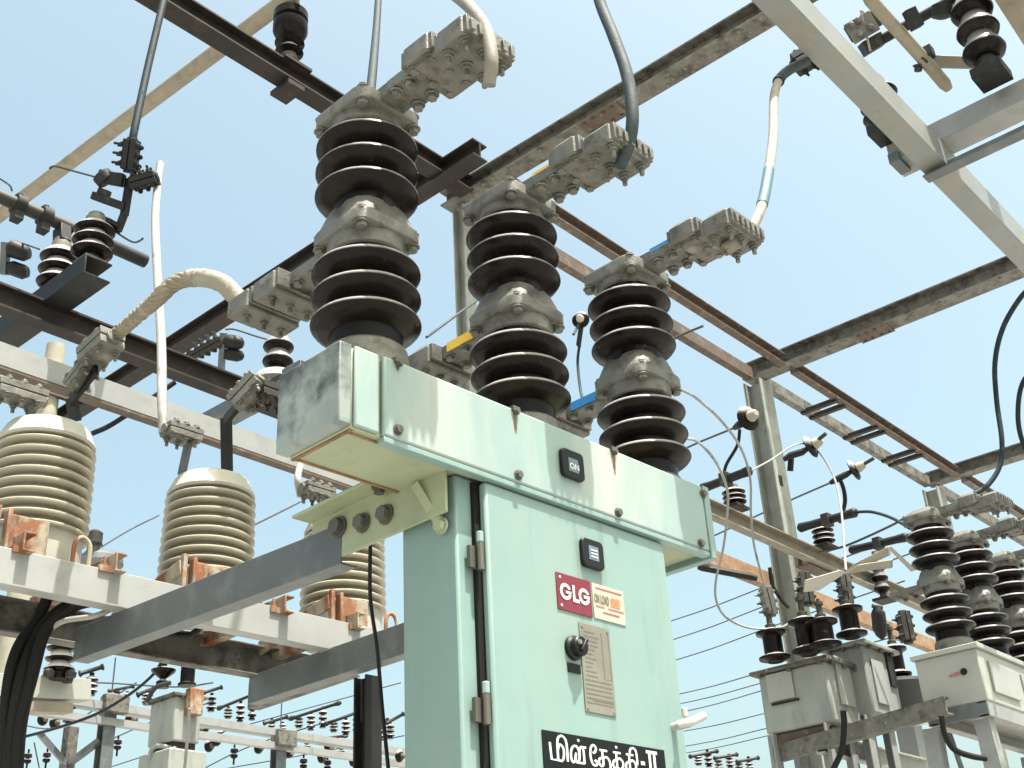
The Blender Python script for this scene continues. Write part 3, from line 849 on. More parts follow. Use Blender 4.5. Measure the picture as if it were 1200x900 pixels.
clamp(PD(22, 462, d1-.10), ax, 'silver bolted clamp at the left edge above the leftmost ribbed transformer', .15, .08, .045, 3, group=G1)
clamp(PD(118, 408, d1-.06), PD(150, 385, d1-.1)-PD(100, 430, d1), 'tan bolted clamp gripping the lower end of the braided cable', .13, .085, .055, 2, group=G1)
clamp(PD(96, 440, d1-.03), PD(112, 420, d1)-PD(85, 455, d1), 'small tan clamp plate bolted on the black bar of the leftmost transformer', .10, .065, .035, 2, group=G1)
clamp(PD(292, 460, d2-.04), PD(310, 440, d2)-PD(275, 478, d2), 'dark bolted clamp on the black bar of the middle transformer', .12, .085, .055, 3, 'cast_aluminium', group=G1)
clamp(PD(320, 463, d2-.0), ax, 'grimy clamp tucked against the stained end of the green housing', .13, .08, .05, 3, 'cast_dark', group=G1)
# cables of the transformers
dA = dp(C(1.5, 2.22, 3.24))
braid([PD(318, 352, dA-.02), PD(292, 360, dA), PD(277, 348, dA+.02), PD(262, 333, dA+.04), PD(243, 326, dA+.06), PD(222, 326, dA+.1)], .024, 'cable_cream', 'pale braided cable sleeve arching from the first insulator pole')
braid([PD(224, 326, dA+.1), PD(203, 333, dA+.12), PD(180, 354, dA+.16), PD(150, 380, d1-.12), PD(124, 402, d1-.06)], .021, 'cable_brown', 'brown wrapped cable running down to the leftmost transformer clamp', turns=4)
cable('white_cable', [PD(192, 508, d2-.08), PD(190, 470, d2), PD(189, 400, d2+.25), PD(185, 330, d2+.5), PD(182, 260, d2+.8), PD(185, 215, 5.1), PD(188, 192, 5.2)], [.016]*1 if False else .0165, 'cable_white', 'long smooth white cable hanging straight down to the middle transformer', 'cable', n=10)
cable('white_cable', [PD(352, 582, d3-.05), PD(349, 560, d3-.05), PD(353, 535, d3+.1), PD(352, 490, d3+.3)], .013, 'cable_white', 'short white cable end rising beside the left end of the green housing', 'cable')
# control cables under the bench
GC_ = 'black control cables hanging under the bench'
for k, (pts, lab) in enumerate((
        ([(86, 706, 3.55), (62, 722, 3.5), (40, 750, 3.45), (24, 800, 3.35), (14, 860, 3.3), (10, 930, 3.25)], 'right hand thick black control cable dropping at the bottom left'),
        ([(112, 703, 3.5), (84, 712, 3.48), (54, 738, 3.44), (38, 790, 3.36), (24, 850, 3.3), (18, 930, 3.25)], 'thick black control cable, rightmost of the bundle at the bottom left'),
        ([(60, 690, 3.55), (44, 726, 3.5), (20, 762, 3.42), (8, 820, 3.35), (4, 930, 3.3)], 'thick black control cable nearest the left edge of the bundle'))):
    cable('control_cable', [PD(*p) for p in pts], .018, 'cable_black', lab, 'cable', GC_, 8)
cable('control_cable', [PD(135, 712, 3.45), (PD(110, 722, 3.42)), PD(74, 728, 3.44), PD(54, 742, 3.46)], .008, 'cable_white', 'thin pale lead hanging under the white bench channel', 'cable')
cable('control_cable', [PD(238, 733, 3.75), PD(222, 744, 3.75), PD(198, 742, 3.75), PD(190, 736, 3.75)], .010, 'cable_black', 'short black cable loop under the bench beside the channel arm', 'cable')
cable('control_cable', [PD(434, 634, 2.75), PD(434, 700, 2.75), PD(442, 760, 2.74), (PD(448, 830, 2.7)), PD(459, 940, 2.65)], .0045, 'cable_black', 'thin black wire dangling just left of the green cabinet', 'cable')
# ------------------------------------------------------------------ left isolator line
LY = 4.2
zb_ = PL(165, 413, 'Y', LY).z
steel('isolator_beam', (0.6, LY, zb_), (5.06, LY, zb_), ibeam(.105, .075, .010, .010), 'steel_dark', 'near black rusty beam carrying the left isolators', 'steel beam')
zt_ = PL(215, 489, 'Y', 4.05).z
steel('tie_beam', (1.0, 4.05, zt_), (5.06, 4.05, zt_), chan(.095, .06, .01), 'galvanized_light', 'pale streaked channel behind the transformers with a rusty lower edge', 'steel beam', flip=-1)
MBr = MB().bar((1.0, 4.06, zt_-.066), (5.06, 4.06, zt_-.066), rect(.05, .008))
tag(MBr.build('tie_plate', 'steel_rusty', None), 'thin rusty flat bar riveted under the pale streaked channel', 'steel bar')

def post_insulator(root, p, h, rad, n=3, capm='plate_steel', capr=.5, axis=(0, 0, 1), m='porcelain_dark'):
    """ribbed post from point p up: returns its top"""
    p = V(p); ax = V(axis).normalized()
    q = MB().lathe(p, simple_sheds(rad*.62, rad, n, h*.12, h*.80), 28, ax).build('insulator_post', m, root, ang=50)
    MB().lathe(p, [(rad*.55, 0), (rad*.55, h*.05), (rad*.42, h*.06), (rad*.40, h*.14)], 20, ax).build('insulator_foot', 'cast_dark', root)
    MB().lathe(p, [(rad*capr, h*.78), (rad*capr*1.04, h*.80), (rad*capr, h*.92), (rad*capr*.8, h*.94), (rad*capr*.8, h)], 20, ax).build('insulator_cap', capm, root)
    return p+ax*h
IX = 2.03
zi = PL(113, 311, 'Y', 3.93).z-.105
iso = thing('isolator_switch', 'isolator switch with two black ribbed posts on the near black beam at upper left', 'isolator switch', (IX, LY, zi), 'isolator switches of the left beam')
MB().bar((IX-.06, 3.86, zi+.045), (IX-.06, 4.98, zi+.045), chan(.09, .12, .008)).build('base_channel', 'steel_black', iso, .002)
MB().box((IX, 3.93, zi+.10), (.10, .10, .02)).build('insulator_pad', 'galvanized', iso, .002)
i2b = V((IX, 3.93, zi+.105))
t2 = post_insulator(iso, i2b, PL(113, 252, 'Y', 3.93).z-i2b.z, .084, 3)
i1b = V((IX, LY, PL(60, 343, 'Y', LY).z))
t1 = post_insulator(iso, i1b, PL(61, 276, 'Y', LY).z-i1b.z, .082, 3)
dI = dp(t2)
flat([PD(112, 255, dI), PD(128, 262, dI), PD(139, 268, dI), PD(146, 250, dI), PD(152, 212, dI)], .040, .022, 'steel_black', 'terminal_arm', iso)
j = MB()
M3 = orient(PD(148, 212, dI)-PD(116, 206, dI), up)
j.box(PD(131, 209, dI), (.105, .05, .055), M3)
j.cyl(PD(118, 204, dI), PD(126, 213, dI), .042, 14)
j.build('contact_jaw', 'steel_black', iso, .006)
M3 = orient(PD(148, 242, dI)-PD(109, 228, dI), up)
j = MB().box(PD(128, 236, dI), (.145, .05, .034), M3)
j.box(PD(122, 226, dI), (.05, .04, .03), M3)
j.build('contact_jaw', 'steel_black', iso, .005)
MB().tube(smooth_path([PD(114, 208, dI), PD(88, 201, dI), PD(66, 195, dI), PD(60, 196, dI), PD(58, 198, dI)], 4), .0045, 6).build('arcing_horn', 'cast_dark', iso)
MB().tube(smooth_path([PD(136, 272, dI), PD(150, 281, dI), PD(158, 284, dI), PD(164, 282, dI), PD(168, 279, dI)], 4), .0045, 6).build('arcing_horn', 'cast_dark', iso)
# the far contact of this switch at the left edge
dF = dI+.75
MB().bar(PD(5, 322, dF), PD(7, 284, dF), rect(.05, .03), rt).build('contact_post', 'galvanized', iso, .002)
MB().tube([PD(10, 290, dF), PD(14, 291, dF), PD(30, 297, dF), PD(35, 297, dF)], [.03, .045, .04, .025], 14).build('contact_jaw', 'steel_black', iso)
MB().tube([PD(10, 314, dF), PD(14, 314, dF), PD(28, 319, dF), PD(33, 319, dF)], [.028, .036, .036, .025], 14).build('contact_jaw', 'steel_black', iso)
MB().tube([PD(26, 285, dF), PD(46, 292, dF-.3)], .0045, 6).build('arcing_horn', 'cast_dark', iso)
MB().tube(smooth_path([PD(-6, 206, dF), PD(4, 212, dF), PD(12, 218, dF), PD(14, 224, dF)], 4), .0045, 6).build('arcing_horn', 'cast_dark', iso)
# clamp, rod and dark jaw row above it
clamp(PD(153, 182, dI), PD(156, 162, dI)-PD(151, 205, dI), 'black bolted clamp where the blue rod meets the upper left isolator', .13, .07, .055, 3, 'steel_black', rt, cat='cable clamp', stud=.05)
clamp(PD(169, 212, dI), PD(184, 208, dI)-PD(156, 216, dI), 'black bolted clamp holding the upper end of the long white cable', .11, .08, .05, 3, 'steel_black', rt, stud=.03)
cable('drop_conductor', [PD(153, 176, dI), PD(158, 150, dI+.03), PD(173, 80, dI+.25), PD(190, 8, dI+.5), PD(206, -60, dI+.8)], .0165, 'cable_blue', 'dark blue conductor rod rising from the upper left isolator', 'conductor', n=10)
# operating pipe
zp = PL(60, 262, 'Y', LY+.02).z
pp = thing('operating_pipe', 'yellow and black operating pipe along the tops of the left isolator posts', 'pipe', PL(60, 262, 'Y', LY+.02))
pa, pb = PL(-40, 208, 'Y', LY+.02), PL(169, 310, 'Y', LY+.02)
pb.z = pa.z = (pa.z+pb.z)/2
MB().cyl(pa, pb, .030, 16).build('tube', 'pipe_yellow', pp)
pe = PL(118, 285, 'Y', LY+.02); pe.z = pa.z
MB().cyl(pe, pb+V((.004, 0, 0)), .0315, 16).build('dark_sleeve', 'steel_black', pp)
for q in ((22, 240), (52, 258)):
    p = PL(*q, 'Y', LY+.02); p.z = pa.z
    MB().cyl(p-V((.022, 0, 0)), p+V((.022, 0, 0)), .046, 12).box(p-V((0, 0, .05)), (.04, .05, .06)).bolt(p+V((0, 0, .044)), (0, 0, 1), .013, .014).build('pipe_clamp', 'steel_black', pp, .003)
MB().bar(t1-V((0, 0, .02)), V((IX, LY+.02, pa.z-.02)), rect(.07, .05), (1, 0, 0)).build('pipe_bracket', 'steel_black', pp, .004)
lp = PL(90, 275, 'Y', 4.05)
flat([PL(78, 286, 'Y', LY), PL(93, 268, 'Y', LY)], .03, .02, 'plate_steel', 'link', pp)
# second isolator, by the stained end of the housing
p3 = PL(325, 437, 'Y', LY)
iso2 = thing('isolator_switch', 'isolator switch with one black post partly behind the stained end of the green housing', 'isolator switch', p3, 'isolator switches of the left beam')
zs = p3.z
MB().bar((p3.x-.06, 3.95, zb_+.09), (p3.x-.06, 5.0, zb_+.09), chan(.07, .12, .008)).build('base_channel', 'galvanized', iso2, .002)
MB().lathe(p3-V((0, 0, .07)), [(.13, 0), (.125, .02), (.10, .05), (.05, .068), (.0, .07)], 24).build('insulator_bell', 'cable_white', iso2)
tp = post_insulator(iso2, p3, PL(325, 385, 'Y', LY).z-zs, .076, 2)
MB().bar(tp, tp+V((-.02, 0, .13)), rect(.055, .05), (0, 1, 0)).build('terminal_arm', 'galvanized', iso2, .004)
d5 = dp(tp)+.55
MB().bar(PD(259, 438, d5), PD(262, 390, d5), rect(.05, .03), rt).build('contact_post', 'galvanized', iso2, .002)
for y_, r_ in ((401, .036), (416, .030)):
    MB().tube([PD(263, y_-1, d5), PD(267, y_-1, d5), PD(279, y_+1, d5), PD(284, y_+1, d5), PD(286, y_+1, d5)], [r_*.8, r_*1.1, r_*1.1, r_*.8, r_*.3], 14).build('contact_jaw', 'steel_black', iso2)
jm = MB()
clamp_mesh(jm, PD(248, 405, d5), PD(262, 396, d5)-PD(220, 418, d5), .13, .07, .05, 3, rt, .05)
clamp_mesh(jm, PD(229, 415, d5), PD(262, 396, d5)-PD(220, 418, d5), .10, .06, .045, 2, rt, .05)
jm.build('terminal_clamp', 'cast_dark', iso2, .002)
MB().tube(smooth_path([PD(264, 386, d5), PD(275, 386, d5), PD(300, 394, d5-.2), PD(318, 399, d5-.5)], 4), .005, 6).build('arcing_horn', 'wire', iso2)
MB().tube(smooth_path([PD(261, 321, 3.3), PD(268, 330, 3.28), PD(286, 342, 3.2)], 4), .0035, 6).build('arcing_horn', 'cast_dark', iso2)
# insulator on the corner beam with the pale pipe
pbx = PL(338, 82, 'Z', H+.07)
ti = thing('post_insulator', 'dark ribbed post insulator standing on the top left beam', 'insulator', pbx)
hz = PL(334, 2, 'Y', pbx.y).z-pbx.z
MB().lathe(pbx, [(.06, 0), (.075, hz*.06), (.045, hz*.22), (.085, hz*.26), (.045, hz*.36), (.09, hz*.40), (.05, hz*.46), (.085, hz*.5), (.105, hz*.58), (.105, hz*.70), (.06, hz*.73), (.105, hz*.76), (.105, hz*.86), (.06, hz*.9), (.05, hz*.92)], 28).build('porcelain', 'porcelain_dark', ti, ang=50)
MB().lathe(pbx, [(.05, hz*.9), (.055, hz*.93), (.045, hz*1.0), (.05, hz*1.02), (.05, hz*1.06)], 20).build('cap', 'galvanized', ti)
MB().box(pbx-V((0, 0, .005)), (.2, .2, .02)).bar(pbx-V((.06, 0, .165)), pbx+V((.06, 0, -.165)), rect(.17, .03)).build('foot_clamp', 'steel_dark', ti, each=True)
zt = pbx.z+hz*1.06
ta, tb = PL(330, 6, 'Z', zt), PL(-60, 297, 'Z', zt)
tx = (ta.x+tb.x)/2
tag(MB().cyl((ta.x, ta.y-.3, zt), (tb.x, tb.y, zt), .052, 16).build('bus_pipe', 'pipe_beige'), 'long beige tubular bus running down across the top left corner', 'pipe')
# ------------------------------------------------------------------ jumpers rising from the poles
cable('jumper_cable', PX((573, 100, 2.64), (576, 68, 2.65), (569, 34, 2.72), (550, 8, 2.83), (520, -18, 3.0), (470, -70, 3.3)), .0155, 'cable_drab', 'thick beige cable curving up out of the first insulator pole clamp', 'cable', n=10)
cable('jumper_cable', PX((726, 196, 3.02), (738, 165, 3.03), (741, 130, 3.06), (734, 85, 3.15), (718, 40, 3.28), (703, 2, 3.42), (690, -50, 3.6)), .0165, 'cable_grey', 'thick grey cable curving up out of the second insulator pole clamp', 'cable', n=10)
j3 = PX((850, 292, 3.36), (868, 280, 3.38), (882, 265, 3.45), (893, 240, 3.55), (900, 205, 3.7), (906, 160, 3.95), (907, 115, 4.2), (913, 94, 4.35), (925, 82, 4.45), (945, 72, 4.55))
jc = cable('jumper_cable', j3, .0155, 'cable_cream', 'cream cable with a teal sleeve rising from the third insulator pole clamp', 'cable', n=10)
sp = smooth_path(j3, 8)
braid(sp[:14:3], .019, 'cable_drab', None, parent=jc, name='frayed_end', turns=4)
MB().tube([p for p in sp[24:34]], .0178, 10).build('teal_sleeve', 'tape_teal', jc, ang=60)
MB().tube([p for p in sp[55:57]], .0215, 10).build('band', 'steel_black', jc, ang=60)
MB().tube([p for p in sp[57:]], .019, 10).build('bare_end', 'cable_grey', jc, ang=60)
cable('drop_conductor', PX((433, 118, 3.3), (437, 80, 3.7), (442, 20, 4.6), (446, -50, 5.6)), .014, 'cable_blue', 'thin blue grey conductor rising behind the first insulator pole', 'conductor')

# ------------------------------------------------------------------ near isolator at the upper right
ZN = 4.8
pa, pb = PL(945, 0, 'Z', ZN), PL(1200, 262, 'Z', ZN)
yn = (pa.y+pb.y)/2
steel('near_channel', (1.2, yn+.03, ZN), (9, yn+.03, ZN), chan(.13, .10, .010), 'channel_dull', 'big pale channel running overhead through the upper right corner', 'steel channel', flip=-1)
xa = PL(1110, 195, 'Z', ZN-.075).x
steel('tie_angle', (xa+.02, yn+.13, ZN-.10), (xa+.02, -1.2, ZN-.10), angle(.06, .06, .008), 'galvanized', 'slim grey angle meeting the pale overhead channel from the right edge', 'steel angle')
pc = PL(1040, 180, 'Z', ZN+.08); pd_ = PL(1200, 118, 'Z', ZN+.08)
xb = (pc.x+pd_.x)/2
nis = thing('isolator_switch', 'isolator switch hanging over the upper right corner on a grey base channel', 'isolator switch', (xb, 1.2, ZN+.08))
MB().bar((xb+.02, pc.y+.02, ZN+.12), (xb+.02, -.9, ZN+.12), chan(.10, .14, .010), (0, 0, 1), -1).build('base_channel', 'galvanized_light', nis, .002)
MB().box((xb+.05, pc.y-.01, ZN+.075), (.12, .05, .05)).build('end_bracket', 'galvanized', nis, .003)
def near_post(px, py, top, rad):
    p = PL(px, py, 'Z', ZN+.17)
    MB().box((p.x, p.y, ZN+.19), (.13, .13, .05)).build('insulator_pad', 'steel_black', nis, .003)
    h_ = (PL(top[0], top[1], 'Y', p.y).z-ZN-.21)
    return post_insulator(nis, (p.x, p.y, ZN+.215), h_, rad, 3)
ta = near_post(1040, 158, (1016, 85), .088)
tb = near_post(1163, 92, (1136, -10), .090)
dN = dp(tb)
crank = MB().bar(PD(1083, 72, dN-.0), PD(1154, 74, dN+.1), rect(.055, .014), -fw)
crank.build('crank_arm', 'pipe_beige', nis, .003)
kn = MB().bolt(PD(1080, 72, dN-.02), PD(1092, 55, dN)-PD(1080, 72, dN), .022, .04).box(PD(1087, 62, dN), (.05, .05, .05)).bolt(PD(1076, 76, dN), -up, .018, .03).bolt(PD(1152, 75, dN+.05), -fw, .024, .03).box(PD(1157, 72, dN+.1), (.06, .06, .05))
kn.build('crank_pin', 'cast_dark', nis, .004, each=True)
MB().tube([PD(1012, -18, dN-.15), PD(1020, 0, dN-.12), PD(1090, 78, dN), PD(1107, 98, dN+.02), PD(1112, 105, dN+.03)], [.029, .029, .029, .029, .018], 14).build('operating_tube', 'pipe_beige', nis)
MB().cyl(PD(1036, 45, dp(ta)), PD(1140, -14, dN), .024, 14).build('blade', 'steel_black', nis)
MB().box(PD(1070, 22, dN-.1), (.05, .05, .09), orient(PD(1100, 10, dN)-PD(1030, 45, dN), up)).build('blade_clip', 'steel_black', nis, .003)
MB().lathe(PD(1104, 6, dN), [(.045, 0), (.045, .05), (.02, .06)], 12, -up).build('blade_hinge', 'steel_black', nis)
dT = dp(ta)-.02
M3 = orient(PD(1040, 10, dT)-PD(990, 40, dT), up)
jw = MB().box(PD(1012, 30, dT), (.16, .035, .08), M3).box(PD(1022, 52, dT+.05), (.10, .08, .06), M3)
jw.build('contact_jaw', 'cast_dark', nis, .004)
jp = MB().box(PD(1010, 32, dT-.05), (.13, .012, .10), M3)
for q in ((998, 30), (1006, 24), (1008, 40), (1020, 32)): jp.bolt(PD(*q, dT-.06), -fw, .013, .014)
jp.build('jaw_plate', 'cast_aluminium', nis, .002)
MB().tube(smooth_path([PD(1008, 12, dT), PD(1018, 18, dT), PD(1030, 28, dT)], 4), .006, 6).tube([PD(1009, 14, dT-.06), PD(1020, 60, dT-.03)], .005, 6).build('arcing_horn', 'cable_white', nis)
clamp(PD(950, 66, dT), PD(985, 45, dT)-PD(940, 72, dT), 'black bolted clamp at the top of the cable with the teal sleeve', .17, .10, .07, 3, 'steel_black', stud=.03)
tag(MB().bar(PL(1165, -40, 'Z', 5.3), PL(1240, 80, 'Z', 5.3), rect(.12, .08)).build('near_beam', 'pipe_beige'), 'beige beam just cutting the top right corner', 'steel beam')
cable('hanging_cable', PX((1215, 330, 6.3), (1195, 350, 6.4), (1175, 385, 6.5), (1166, 425, 6.6), (1168, 470, 6.6), (1174, 515, 6.5), (1172, 545, 6.45), (1158, 568, 6.4), (1140, 580, 6.35)), .014, 'cable_blue', 'dark cable looping down at the right edge onto the second breaker', 'cable', n=8)
cable('hanging_cable', PX((1215, 425, 6.9), (1198, 450, 7.0), (1193, 480, 7.0), (1196, 510, 7.0), (1210, 545, 7.0)), .014, 'cable_blue', 'short dark cable bow cut off by the right edge', 'cable', n=8)

# ------------------------------------------------------------------ second breaker at the right
YB = 2.12
A = PL(1143, 756, 'Y', YB)
B = PL(1070, 768, 'X', A.x)
bot = PL(1147, 816, 'Y', YB).z
bx0, by0, by1, bzt = A.x, A.y, B.y, A.z
b2 = thing('circuit_breaker', 'smaller pale breaker at the right edge, three ribbed poles on a white box', 'circuit breaker', (bx0+.5, (by0+by1)/2, 0))
bw_ = 1.36
MB().box2((bx0, by0, bot), (bx0+bw_, by1, bzt-.012)).build('housing', 'tank_white', b2, .006)
MB().box2((bx0-.015, by0-.015, bzt-.012), (bx0+bw_+.015, by1+.015, bzt+.014)).build('lid', 'tank_white', b2, .004)
for k in range(3):
    xx = bx0+.10+k*.42
    MB().box2((xx, by0-.012, bot+.05), (xx+.33, by0-.0005, bzt-.06)).build('access_panel', 'galvanized_white', b2, .003)
mk = MB().prism([(bx0-.003, by0+.10, bot+.158), (bx0-.003, by0+.10, bot+.140), (bx0-.003, by0+.15, bot+.138), (bx0-.003, by0+.165, bot+.144), (bx0-.003, by0+.15, bot+.154)], (.0025, 0, 0))
mk.build('red_sticker', 'faded_red', b2)
MB().lathe((bx0-.0005, by0+.085, bot+.152), [(.018, 0), (.014, .008)], 14, (-1, 0, 0)).build('indicator_lamp', 'black_plastic', b2)
mbx = MB()
MB().prism([(bx0-.002, by0+.30, bot+.002), (bx0-.002, by0+.22, bot+.055), (bx0-.002, by0+.19, bot+.05), (bx0-.002, by0+.24, bot+.012), (bx0-.002, by0+.33, bot+.001)], (.0015, 0, 0)).build('rust_streak', 'rust_orange', b2)
cy2 = (by0+by1)/2
kk = 1.0
for q in (1116, 1158, 1196):
    pz = PL(q, 745, 'Y', cy2)
    c_ = CM.transposed() @ V((pz.x, cy2, 0))
    breaker_pole(b2, c_.x, c_.y, bzt+.0, kk, None, rear=False)
for xx in (bx0+.03, bx0+bw_-.05):
    for yy in (by0+.03, by1-.03):
        so_ = -.10 if yy < cy2 else .10
        MB().bar((xx, yy+so_*1.0, 0), (xx, yy, bot-.075), angle(.075, .075, .008), (0, 1, 0) if xx > bx0+.5 else (1, 0, 0)).build('leg', 'galvanized_light', b2)
for yy in (by0+.005, by1-.005):
    MB().bar((bx0, yy, bot-.036), (bx0+bw_, yy, bot-.036), chan(.07, .05, .007), (0, 0, 1), -1 if yy < cy2 else 1).build('base_rail', 'galvanized_light', b2)
MB().bar((bx0+.004, by0+.012, bot-.037), (bx0+.004, by1-.012, bot-.037), rect(.008, .070)).build('base_rail', 'galvanized', b2)
MB().bar((bx0+.1, by0+.06, 1.2), (bx0+.1, by1-.06, bot-.1), rect(.05, .008)).build('brace', 'galvanized', b2)
cable('control_cable', PX((1103, 838, 5.6), (1107, 860, 5.6), (1118, 878, 5.6), (1138, 886, 5.6), (1156, 889, 5.6)), .014, 'cable_black', 'black cable looping under the smaller pale breaker', 'cable')
# sloping support beam
tag(MB().bar(PD(906, 884, 6.5), PD(1108, 826, 5.75), chan(.085, .05, .008), (0, 0, 1), -1).build('support_beam', 'steel_weathered'), 'brownish beam running from under the grey tank to the smaller breaker', 'steel beam')
# ------------------------------------------------------------------ grey oil tanks
def oil_tank(corner, left, right, bottom, Yp, label, m='tank_grey', rusty=True):
    a = PL(*corner, 'Y', Yp)
    l_ = PL(*left, 'X', a.x)
    r_ = PL(*right, 'Y', Yp)
    zb2 = PL(*bottom, 'Y', Yp).z
    t = thing('oil_tank', label, 'switch tank', (a.x, (a.y+l_.y)/2, zb2), 'grey switch tanks with black bushings')
    x1 = r_.x
    MB().box2((a.x, a.y, zb2), (x1, l_.y, a.z)).build('tank_body', m, t, .012)
    MB().box2((a.x-.035, a.y-.035, a.z), (x1+.035, l_.y+.035, a.z+.022)).build('lid', 'steel_weathered' if rusty else m, t, .004)
    lb_ = MB()
    k = 0
    for yy in (a.y+.02, (a.y+l_.y)/2, l_.y-.02):
        lb_.bolt((a.x-.022, yy, a.z+.001), (0, 0, -1), .012, .02)
    for xx in (a.x+.05, (a.x+x1)/2, x1-.05):
        lb_.bolt((xx, a.y-.022, a.z+.001), (0, 0, -1), .012, .02)
    lb_.build('bolt', 'bolt_steel', t, each=True)
    return t, a, l_, r_, zb2, x1
t1_, a1_, l1_, r1_, z1b, x1_ = oil_tank((966, 774), (888, 792), (1003, 788), (961, 840), 2.95, 'grey oil tank right of the weathered column with a square plate on its shaded side')
MB().box2((a1_.x-.004, a1_.y+.20, z1b+.16), (a1_.x-.014, a1_.y+.36, z1b+.31)).build('side_plate', 'tank_white', t1_, .003)
MB().box2((a1_.x-.006, a1_.y+.18, z1b+.14), (a1_.x-.016, a1_.y+.345, z1b+.152)).build('plate_ledge', 'steel_black', t1_)
MB().box2((a1_.x+.10, a1_.y-.012, z1b+.10), (a1_.x+.26, a1_.y-.002, z1b+.36)).build('door_plate', 'galvanized_white', t1_, .003)
MB().box2((a1_.x+.02, a1_.y+.05, z1b-.07), (x1_-.02, l1_.y-.03, z1b-.002)).build('sump', 'steel_rusty', t1_, .01)
t2_, a2_, l2_, r2_, z2b, x2_ = oil_tank((1010, 755), (970, 768), (1046, 772), (1014, 832), 2.86, 'second grey oil tank, right of and partly behind the one with the square plate', rusty=False)
MB().box2((a2_.x+.06, a2_.y-.012, z2b+.06), (a2_.x+.20, a2_.y-.002, z2b+.30)).build('door_plate', 'galvanized_white', t2_, .003)
MB().box2((a2_.x+.26, a2_.y-.014, z2b+.18), (a2_.x+.34, a2_.y-.002, z2b+.40)).build('gauge_slot', 'steel_black', t2_, .003)
for t_, a_, l_, xq, zq in ((t1_, a1_, l1_, x1_, z1b), (t2_, a2_, l2_, x2_, z2b)):
    for xx in (a_.x+.05, xq-.05):
        for yy in (a_.y+.05, l_.y-.05):
            MB().bar((xx, yy, 0), (xx, yy, zq-.001), angle(.07, .07, .007), (0, 1, 0)).build('leg', 'galvanized_light', t_)
def bushing(root, p, h, rad):
    p = V(p)
    MB().lathe(p, [(rad*.5, 0), (rad*.55, h*.02), (rad, h*.05), (rad*1.02, h*.09), (rad*.62, h*.14), (rad*.62, h*.42), (rad*.64, h*.46), (rad*.98, h*.5), (rad, h*.545), (rad*.6, h*.585), (rad*.3, h*.62)], 24).build('bushing', 'porcelain_dark', root, ang=50)
    MB().lathe(p, [(rad*.34, h*.60), (rad*.34, h*.68), (rad*.2, h*.7), (rad*.18, h*.86), (rad*.3, h*.87), (rad*.3, h*.93), (rad*.12, h*.94), (rad*.12, h)], 14).build('bushing_terminal', 'cast_dark', root)
for root, px_, py_, a_, l_, top in ((t1_, 909, 776, a1_, l1_, 716), (t1_, 948, 768, a1_, l1_, 700), (t1_, 968, 760, a1_, l1_, 706), (t2_, 999, 748, a2_, l2_, 690)):
    zt3 = a_.z+.022
    p = PL(px_, py_, 'Z', zt3)
    bushing(root, p, PL(px_, top, 'Y', p.y).z-zt3, .085)
pb1 = PL(909, 716, 'Y', 3.3)
for pos, dv, lab, l in (((900, 705), (-.2, 0, 1), 'clamp stack standing on the left bushing of the plated grey tank', .16),
                        ((944, 690), (0, 0, 1), 'clamp stack on the middle bushing in front of the weathered column', .18),
                        ((990, 690), (.1, 0, 1), 'clamp stack on the bushing of the second grey tank', .20),
                        ((1061, 735), (0, 0, 1), 'clamp stack between the second grey tank and the smaller breaker', .17)):
    d_ = 6.9
    o = clamp_mesh(MB(), PD(*pos, d_), dv, l, .085, .06, 3, (1, -1, 0), .03).build('cable_clamp', 'cast_dark' if pos[0] != 900 else 'cast_aluminium', None, .002)
    tag(o, lab, 'cable clamp')
t3 = thing('voltage_transformer', 'squat black drum transformer with one bushing behind the second grey tank', 'transformer', PD(1062, 800, 7.6))
p = PD(1062, 838, 7.6)
h_ = PD(1062, 790, 7.6).z-p.z
MB().lathe(p, [(.10, 0), (.19, .01), (.19, h_*.8), (.17, h_*.9), (.08, h_)], 24).build('drum', 'tank_dark', t3)
bushing(t3, p+V((0, 0, h_)), .36, .085)
MB().bar((p.x, p.y, 0), (p.x, p.y, p.z), rect(.12, .12), (0, 1, 0)).build('pedestal', 'galvanized_light', t3)
# frame under the tanks
for k, (qa, qb, lab) in enumerate((((940, 862, 6.6), (1090, 838, 7.4), 'upper pale channel of the frame under the grey tanks'),
                                   ((955, 872, 6.3), (1085, 902, 7.3), 'lower pale channel of the frame under the grey tanks'))):
    tag(MB().bar(PD(*qa), PD(*qb), chan(.10, .05, .008)).build('frame_channel', 'tank_white'), lab, 'steel channel')
cable('control_cable', PX((988, 832, 6.1), (989, 850, 6.1), (986, 880, 6.1), (972, 910, 6.1)), .016, 'cable_black', 'black cable dropping below the second grey tank', 'cable')

# ------------------------------------------------------------------ posts and bus pieces on the lower beams
def bus_post(foot, top, bus0, bus1, dep, label, label2, rad=.085):
    f = PD(*foot, dep)
    h_ = PL(top[0], top[1], 'Y', f.y).z-f.z
    t = thing('post_insulator', label, 'insulator', f)
    post_insulator(t, f, h_, rad, 3, 'cast_aluminium')
    MB().box(f-V((0, 0, .012)), (.18, .14, .024)).build('foot_plate', 'steel_dark', t, .003)
    a, b = PD(*bus0), PD(*bus1)
    o = thing('bus_bar', label2, 'bus bar', (a+b)/2)
    MB().tube([a, a*.97+b*.03, a*.8+b*.2, a*.2+b*.8, a*.03+b*.97, b], [.025, .04, .034, .034, .04, .025], 12).build('bar', 'steel_black', o)
    MB().box(a*.5+b*.5, (.09, .07, .10)).build('saddle', 'cast_dark', o, .005)
    return t, o
bus_post((862, 594), (853, 566), (822, 573, 9.2), (880, 551, 8.9), 9.15, 'black post insulator standing on the lower beam left of the weathered column', 'black bolted bus piece on the post left of the weathered column', .09)
bus_post((967, 640), (964, 614), (936, 619, 9.9), (1004, 600, 9.5), 9.8, 'black post insulator standing behind the forked beige plates', 'black bus piece with a wire curving off its right end', .09)
